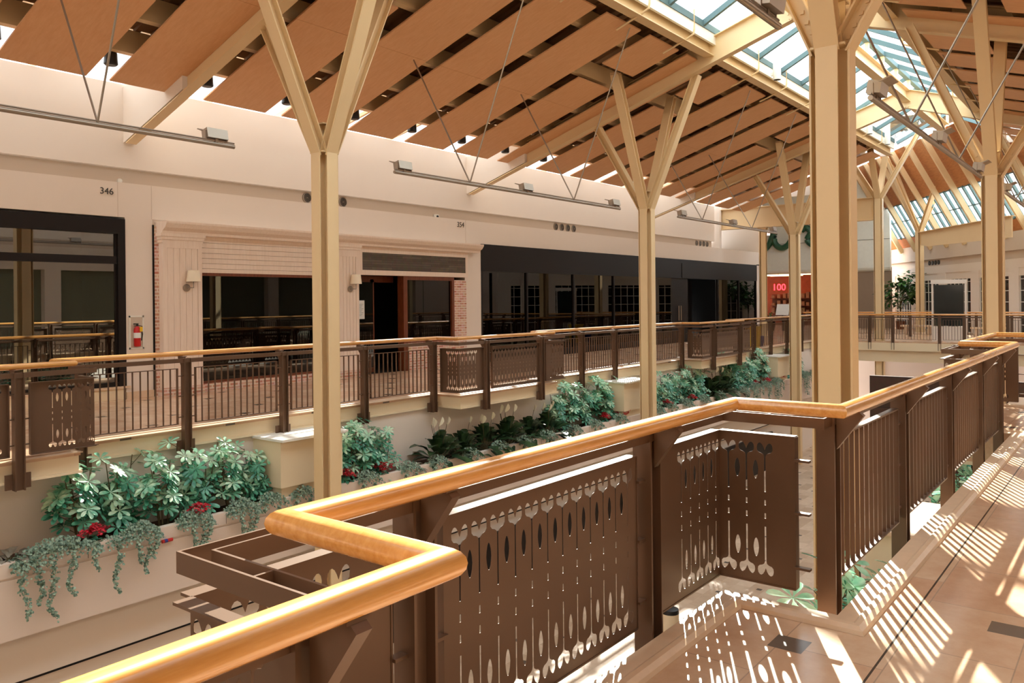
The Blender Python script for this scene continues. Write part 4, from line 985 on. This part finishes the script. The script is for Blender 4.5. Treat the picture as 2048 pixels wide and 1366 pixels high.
# steep timber roof with glazed strip above the angled wall
def rp(u,h): return ap(u,-0.1+(h-4.45)*0.56,h)
def slope(u0,u1,h0,h1,th=0.12):
    v=[rp(u0,h0),rp(u1,h0),rp(u1,h1),rp(u0,h1)]; o_=Vector((-AN.x*0.8,-AN.y*0.8,0.6))*th
    mb=MB(); mb.add(v+[a+o_ for a in v],[(0,1,2,3),(4,7,6,5),(0,4,5,1),(1,5,6,2),(2,6,7,3),(3,7,4,0)]); return mb
struct(slope(-2,AL,4.35,5.0),'ceiling',MT['cedar']); struct(slope(-2,AL,6.7,9.2),'ceiling',MT['cedar'])
wg=struct(slope(-2,AL,5.0,6.7,0.012),'window_5',MT['skyglass'])
u=-1.6
while u<AL:
    m=MB(); m.bar(rp(u,4.95),rp(u,6.75),0.10,0.12,AD); m.build('glazing_bar',MT['teal'],wg); u+=0.62
for h in (5.0,5.85,6.7): m=MB(); m.bar(rp(-2,h),rp(AL,h),0.05,0.05); m.build('glazing_bar',MT['teal'],wg)
u=-1.3; k=0
while u<AL:
    m=MB(); off=AN*0.22+Vector((0,0,-0.12)); m.bar(rp(u,4.3)+off,rp(u,9.2)+off,0.13,0.24,AD); o=m.build('court_rafter',MT['steel'],None,org=rp(u,4.3))
    tag(o,'steep cream rafter, %s from left under the timber court roof'%ORD[k],'roof beam','rafters of the timber court roof'); k+=1; u+=1.86
q=MB(); q.prism([(35,3.2),(40.5,7.0),(40.5,24),(35,24)],9.25,9.4); q.prism([(45,10.2),(50,13.7),(50,24),(45,24)],9.25,9.4); q.prism([(40.5,15),(45,15),(45,24),(40.5,24)],9.25,9.4); struct(q,'ceiling',MT['white'])
q=MB(); q.box(34.97,35.05,11,15.6,6.0,9.3); q.box(34.97,35.05,8,11,7.3,9.3); q.box(34.97,35.05,4,8,8.8,9.3); q.box(34.97,35.05,-3.5,4,7.3,9.3); struct(q,'wall_gable',MT['wall'])  # gable closure added to keep sky light off the court wall
struct(MB().prism([(40.5,7.0),(45,10.2),(45,15),(40.5,15)],9.3,9.31),'window_6',MT['slotglass'])  # unseen glazed opening added to let light into the court
q=MB(); q.box(37.4,37.6,-3.5,1.8,-0.2,9.3); q.box(34.5,37.6,-3.7,-3.5,-0.2,9.3); struct(q,'wall_right',MT['wall'])
q=MB(); q.box(34.9,37.6,-3.5,3.2,9.25,9.4); struct(q,'ceiling',MT['cedar'])
q=MB(); q.box(35.0,50,24,24.2,-0.2,9.3); q.box(50.3,57,26,26.2,-.2,3.6); q.box(39.5,39.7,15.05,24,-0.2,9.3); struct(q,'wall_court',MT['wall'])
q=MB(); q.box(34.6,34.8,15.45,24.2,3.9,9.4); q.box(34.6,34.8,15.1,15.45,3.9,9.4); struct(q,'wall_left',MT['wall'])
# mall map kiosk
t=thing('map_kiosk','tall directory kiosk with dark screen and cream surround behind the bridge railing','kiosk',(35.6,6.05,Z0F))
m=MB(); m.box(35.5,35.62,5.44,5.50,Z0F,2.22); m.box(35.5,35.62,6.60,6.66,Z0F,2.22); m.box(35.48,35.64,5.42,6.68,2.12,2.28); m.box(35.5,35.62,5.5,6.6,Z0F,0.45); m.build('surround',MT['wall'],t)
MB().box(35.49,35.56,5.53,6.57,0.47,2.08).build('screen',MT['screen'],t)
# potted fig tree
t=thing('potted_fig_tree','leafy potted fig tree before the gridded shop windows','plant',(48.8,10.7,Z0F))
A=MB();S=MB();R_=random.Random(9)
S.tube([(48.8,10.7,0.2),(48.82,10.72,0.9),(48.78,10.7,1.4)],0.05,7)
for k in range(10):
    a=R_.uniform(0,6.28); h=R_.uniform(.8,1.4); e=Vector((48.8+math.cos(a)*.75,10.7+math.sin(a)*.75,1.5+R_.uniform(-.2,1.2))); S.tube([(48.8,10.7,h),((48.8+e.x)/2,(10.7+e.y)/2,(h+e.z)/2+.1),e],0.02,5,r1=0.008)
    for j in range(40):
        p=e+Vector((R_.gauss(0,.24),R_.gauss(0,.24),R_.gauss(0,.22))); leaf(A,p,(R_.uniform(-1,1),R_.uniform(-1,1),R_.uniform(-.5,.6)),(0,0,1),R_.uniform(.24,.36),.20,.3)
A.build('foliage',MT['fig'],t,smooth=True); S.build('stem',MT['stem'],t); MB().lathe((48.8,10.7,Z0F),[(.22,0),(.28,.45),(.26,.45),(.25,.40)],16).build('pot',MT['woodtrim'],t,smooth=True)
k=0
for (x,y,hh,lab) in ((44.2,16.4,0.9,'low potted plant left of the tilted white board'),(44.5,14.9,0.9,'low potted plant right of the tilted white board'),(46.3,14.1,2.4,'tall potted plant beside the taupe store panels')):
    t=thing('potted_plant',lab,'plant',(x,y,Z0F)); A=MB()
    for j in range(int(120*hh)): leaf(A,(x+R_.gauss(0,.22),y+R_.gauss(0,.22),0.35+abs(R_.gauss(.1,.3))*hh),(R_.uniform(-1,1),R_.uniform(-1,1),R_.uniform(0,1)),(0,0,1),R_.uniform(.16,.3),.07,.4)
    A.build('foliage',MT['fig'],t,smooth=True); MB().lathe((x,y,Z0F),[(.24,0),(.3,.5),(.28,.5),(.27,.45)],16).build('pot',MT['blackpl'],t,smooth=True)
# yellow bin and blue bin by the far railing
t=thing('wheeled_bin','yellow plastic bin behind the far railing near the end','bin',(28.6,11.25,Z0F))
m=MB(); m.prism([(-.20,0),(.20,0),(.24,.72),(-.24,.72)],11.05,11.45,lambda a,z,y:(28.6+a,y,Z0F+z)); m.build('body',MT['yellow'],t); MB().box(28.33,28.87,11.02,11.48,0.56,0.60).build('rim',MT['yellow'],t)
t=thing('mop_bucket','small grey-blue bucket beside the yellow bin','bucket',(29.4,11.3,Z0F)); MB().lathe((29.4,11.3,Z0F),[(.13,0),(.17,.38),(.155,.38),(.14,.3)],14).build('body',MT['blue'],t,smooth=True); MB().tube([(29.24,11.3,.2),(29.4,11.3,.42),(29.56,11.3,.2)],.01,5).build('handle',MT['galv'],t)
for i,(x,y) in enumerate(((41.6,8.4),(39.6,5.2))):
    t=thing('bench','pale stone bench %s the map kiosk beyond the bridge'%('left of' if i==0 else 'right of'),'bench',(x,y,Z0F),'benches in the court'); MB().box(x-.22,x+.22,y-.7,y+.7,.22,.30).build('seat',MT['stone'],t)
    for s_ in (-1,1): MB().box(x-.18,x+.18,y+s_*.5-.05,y+s_*.5+.05,Z0F,.22).build('leg',MT['stone'],t)
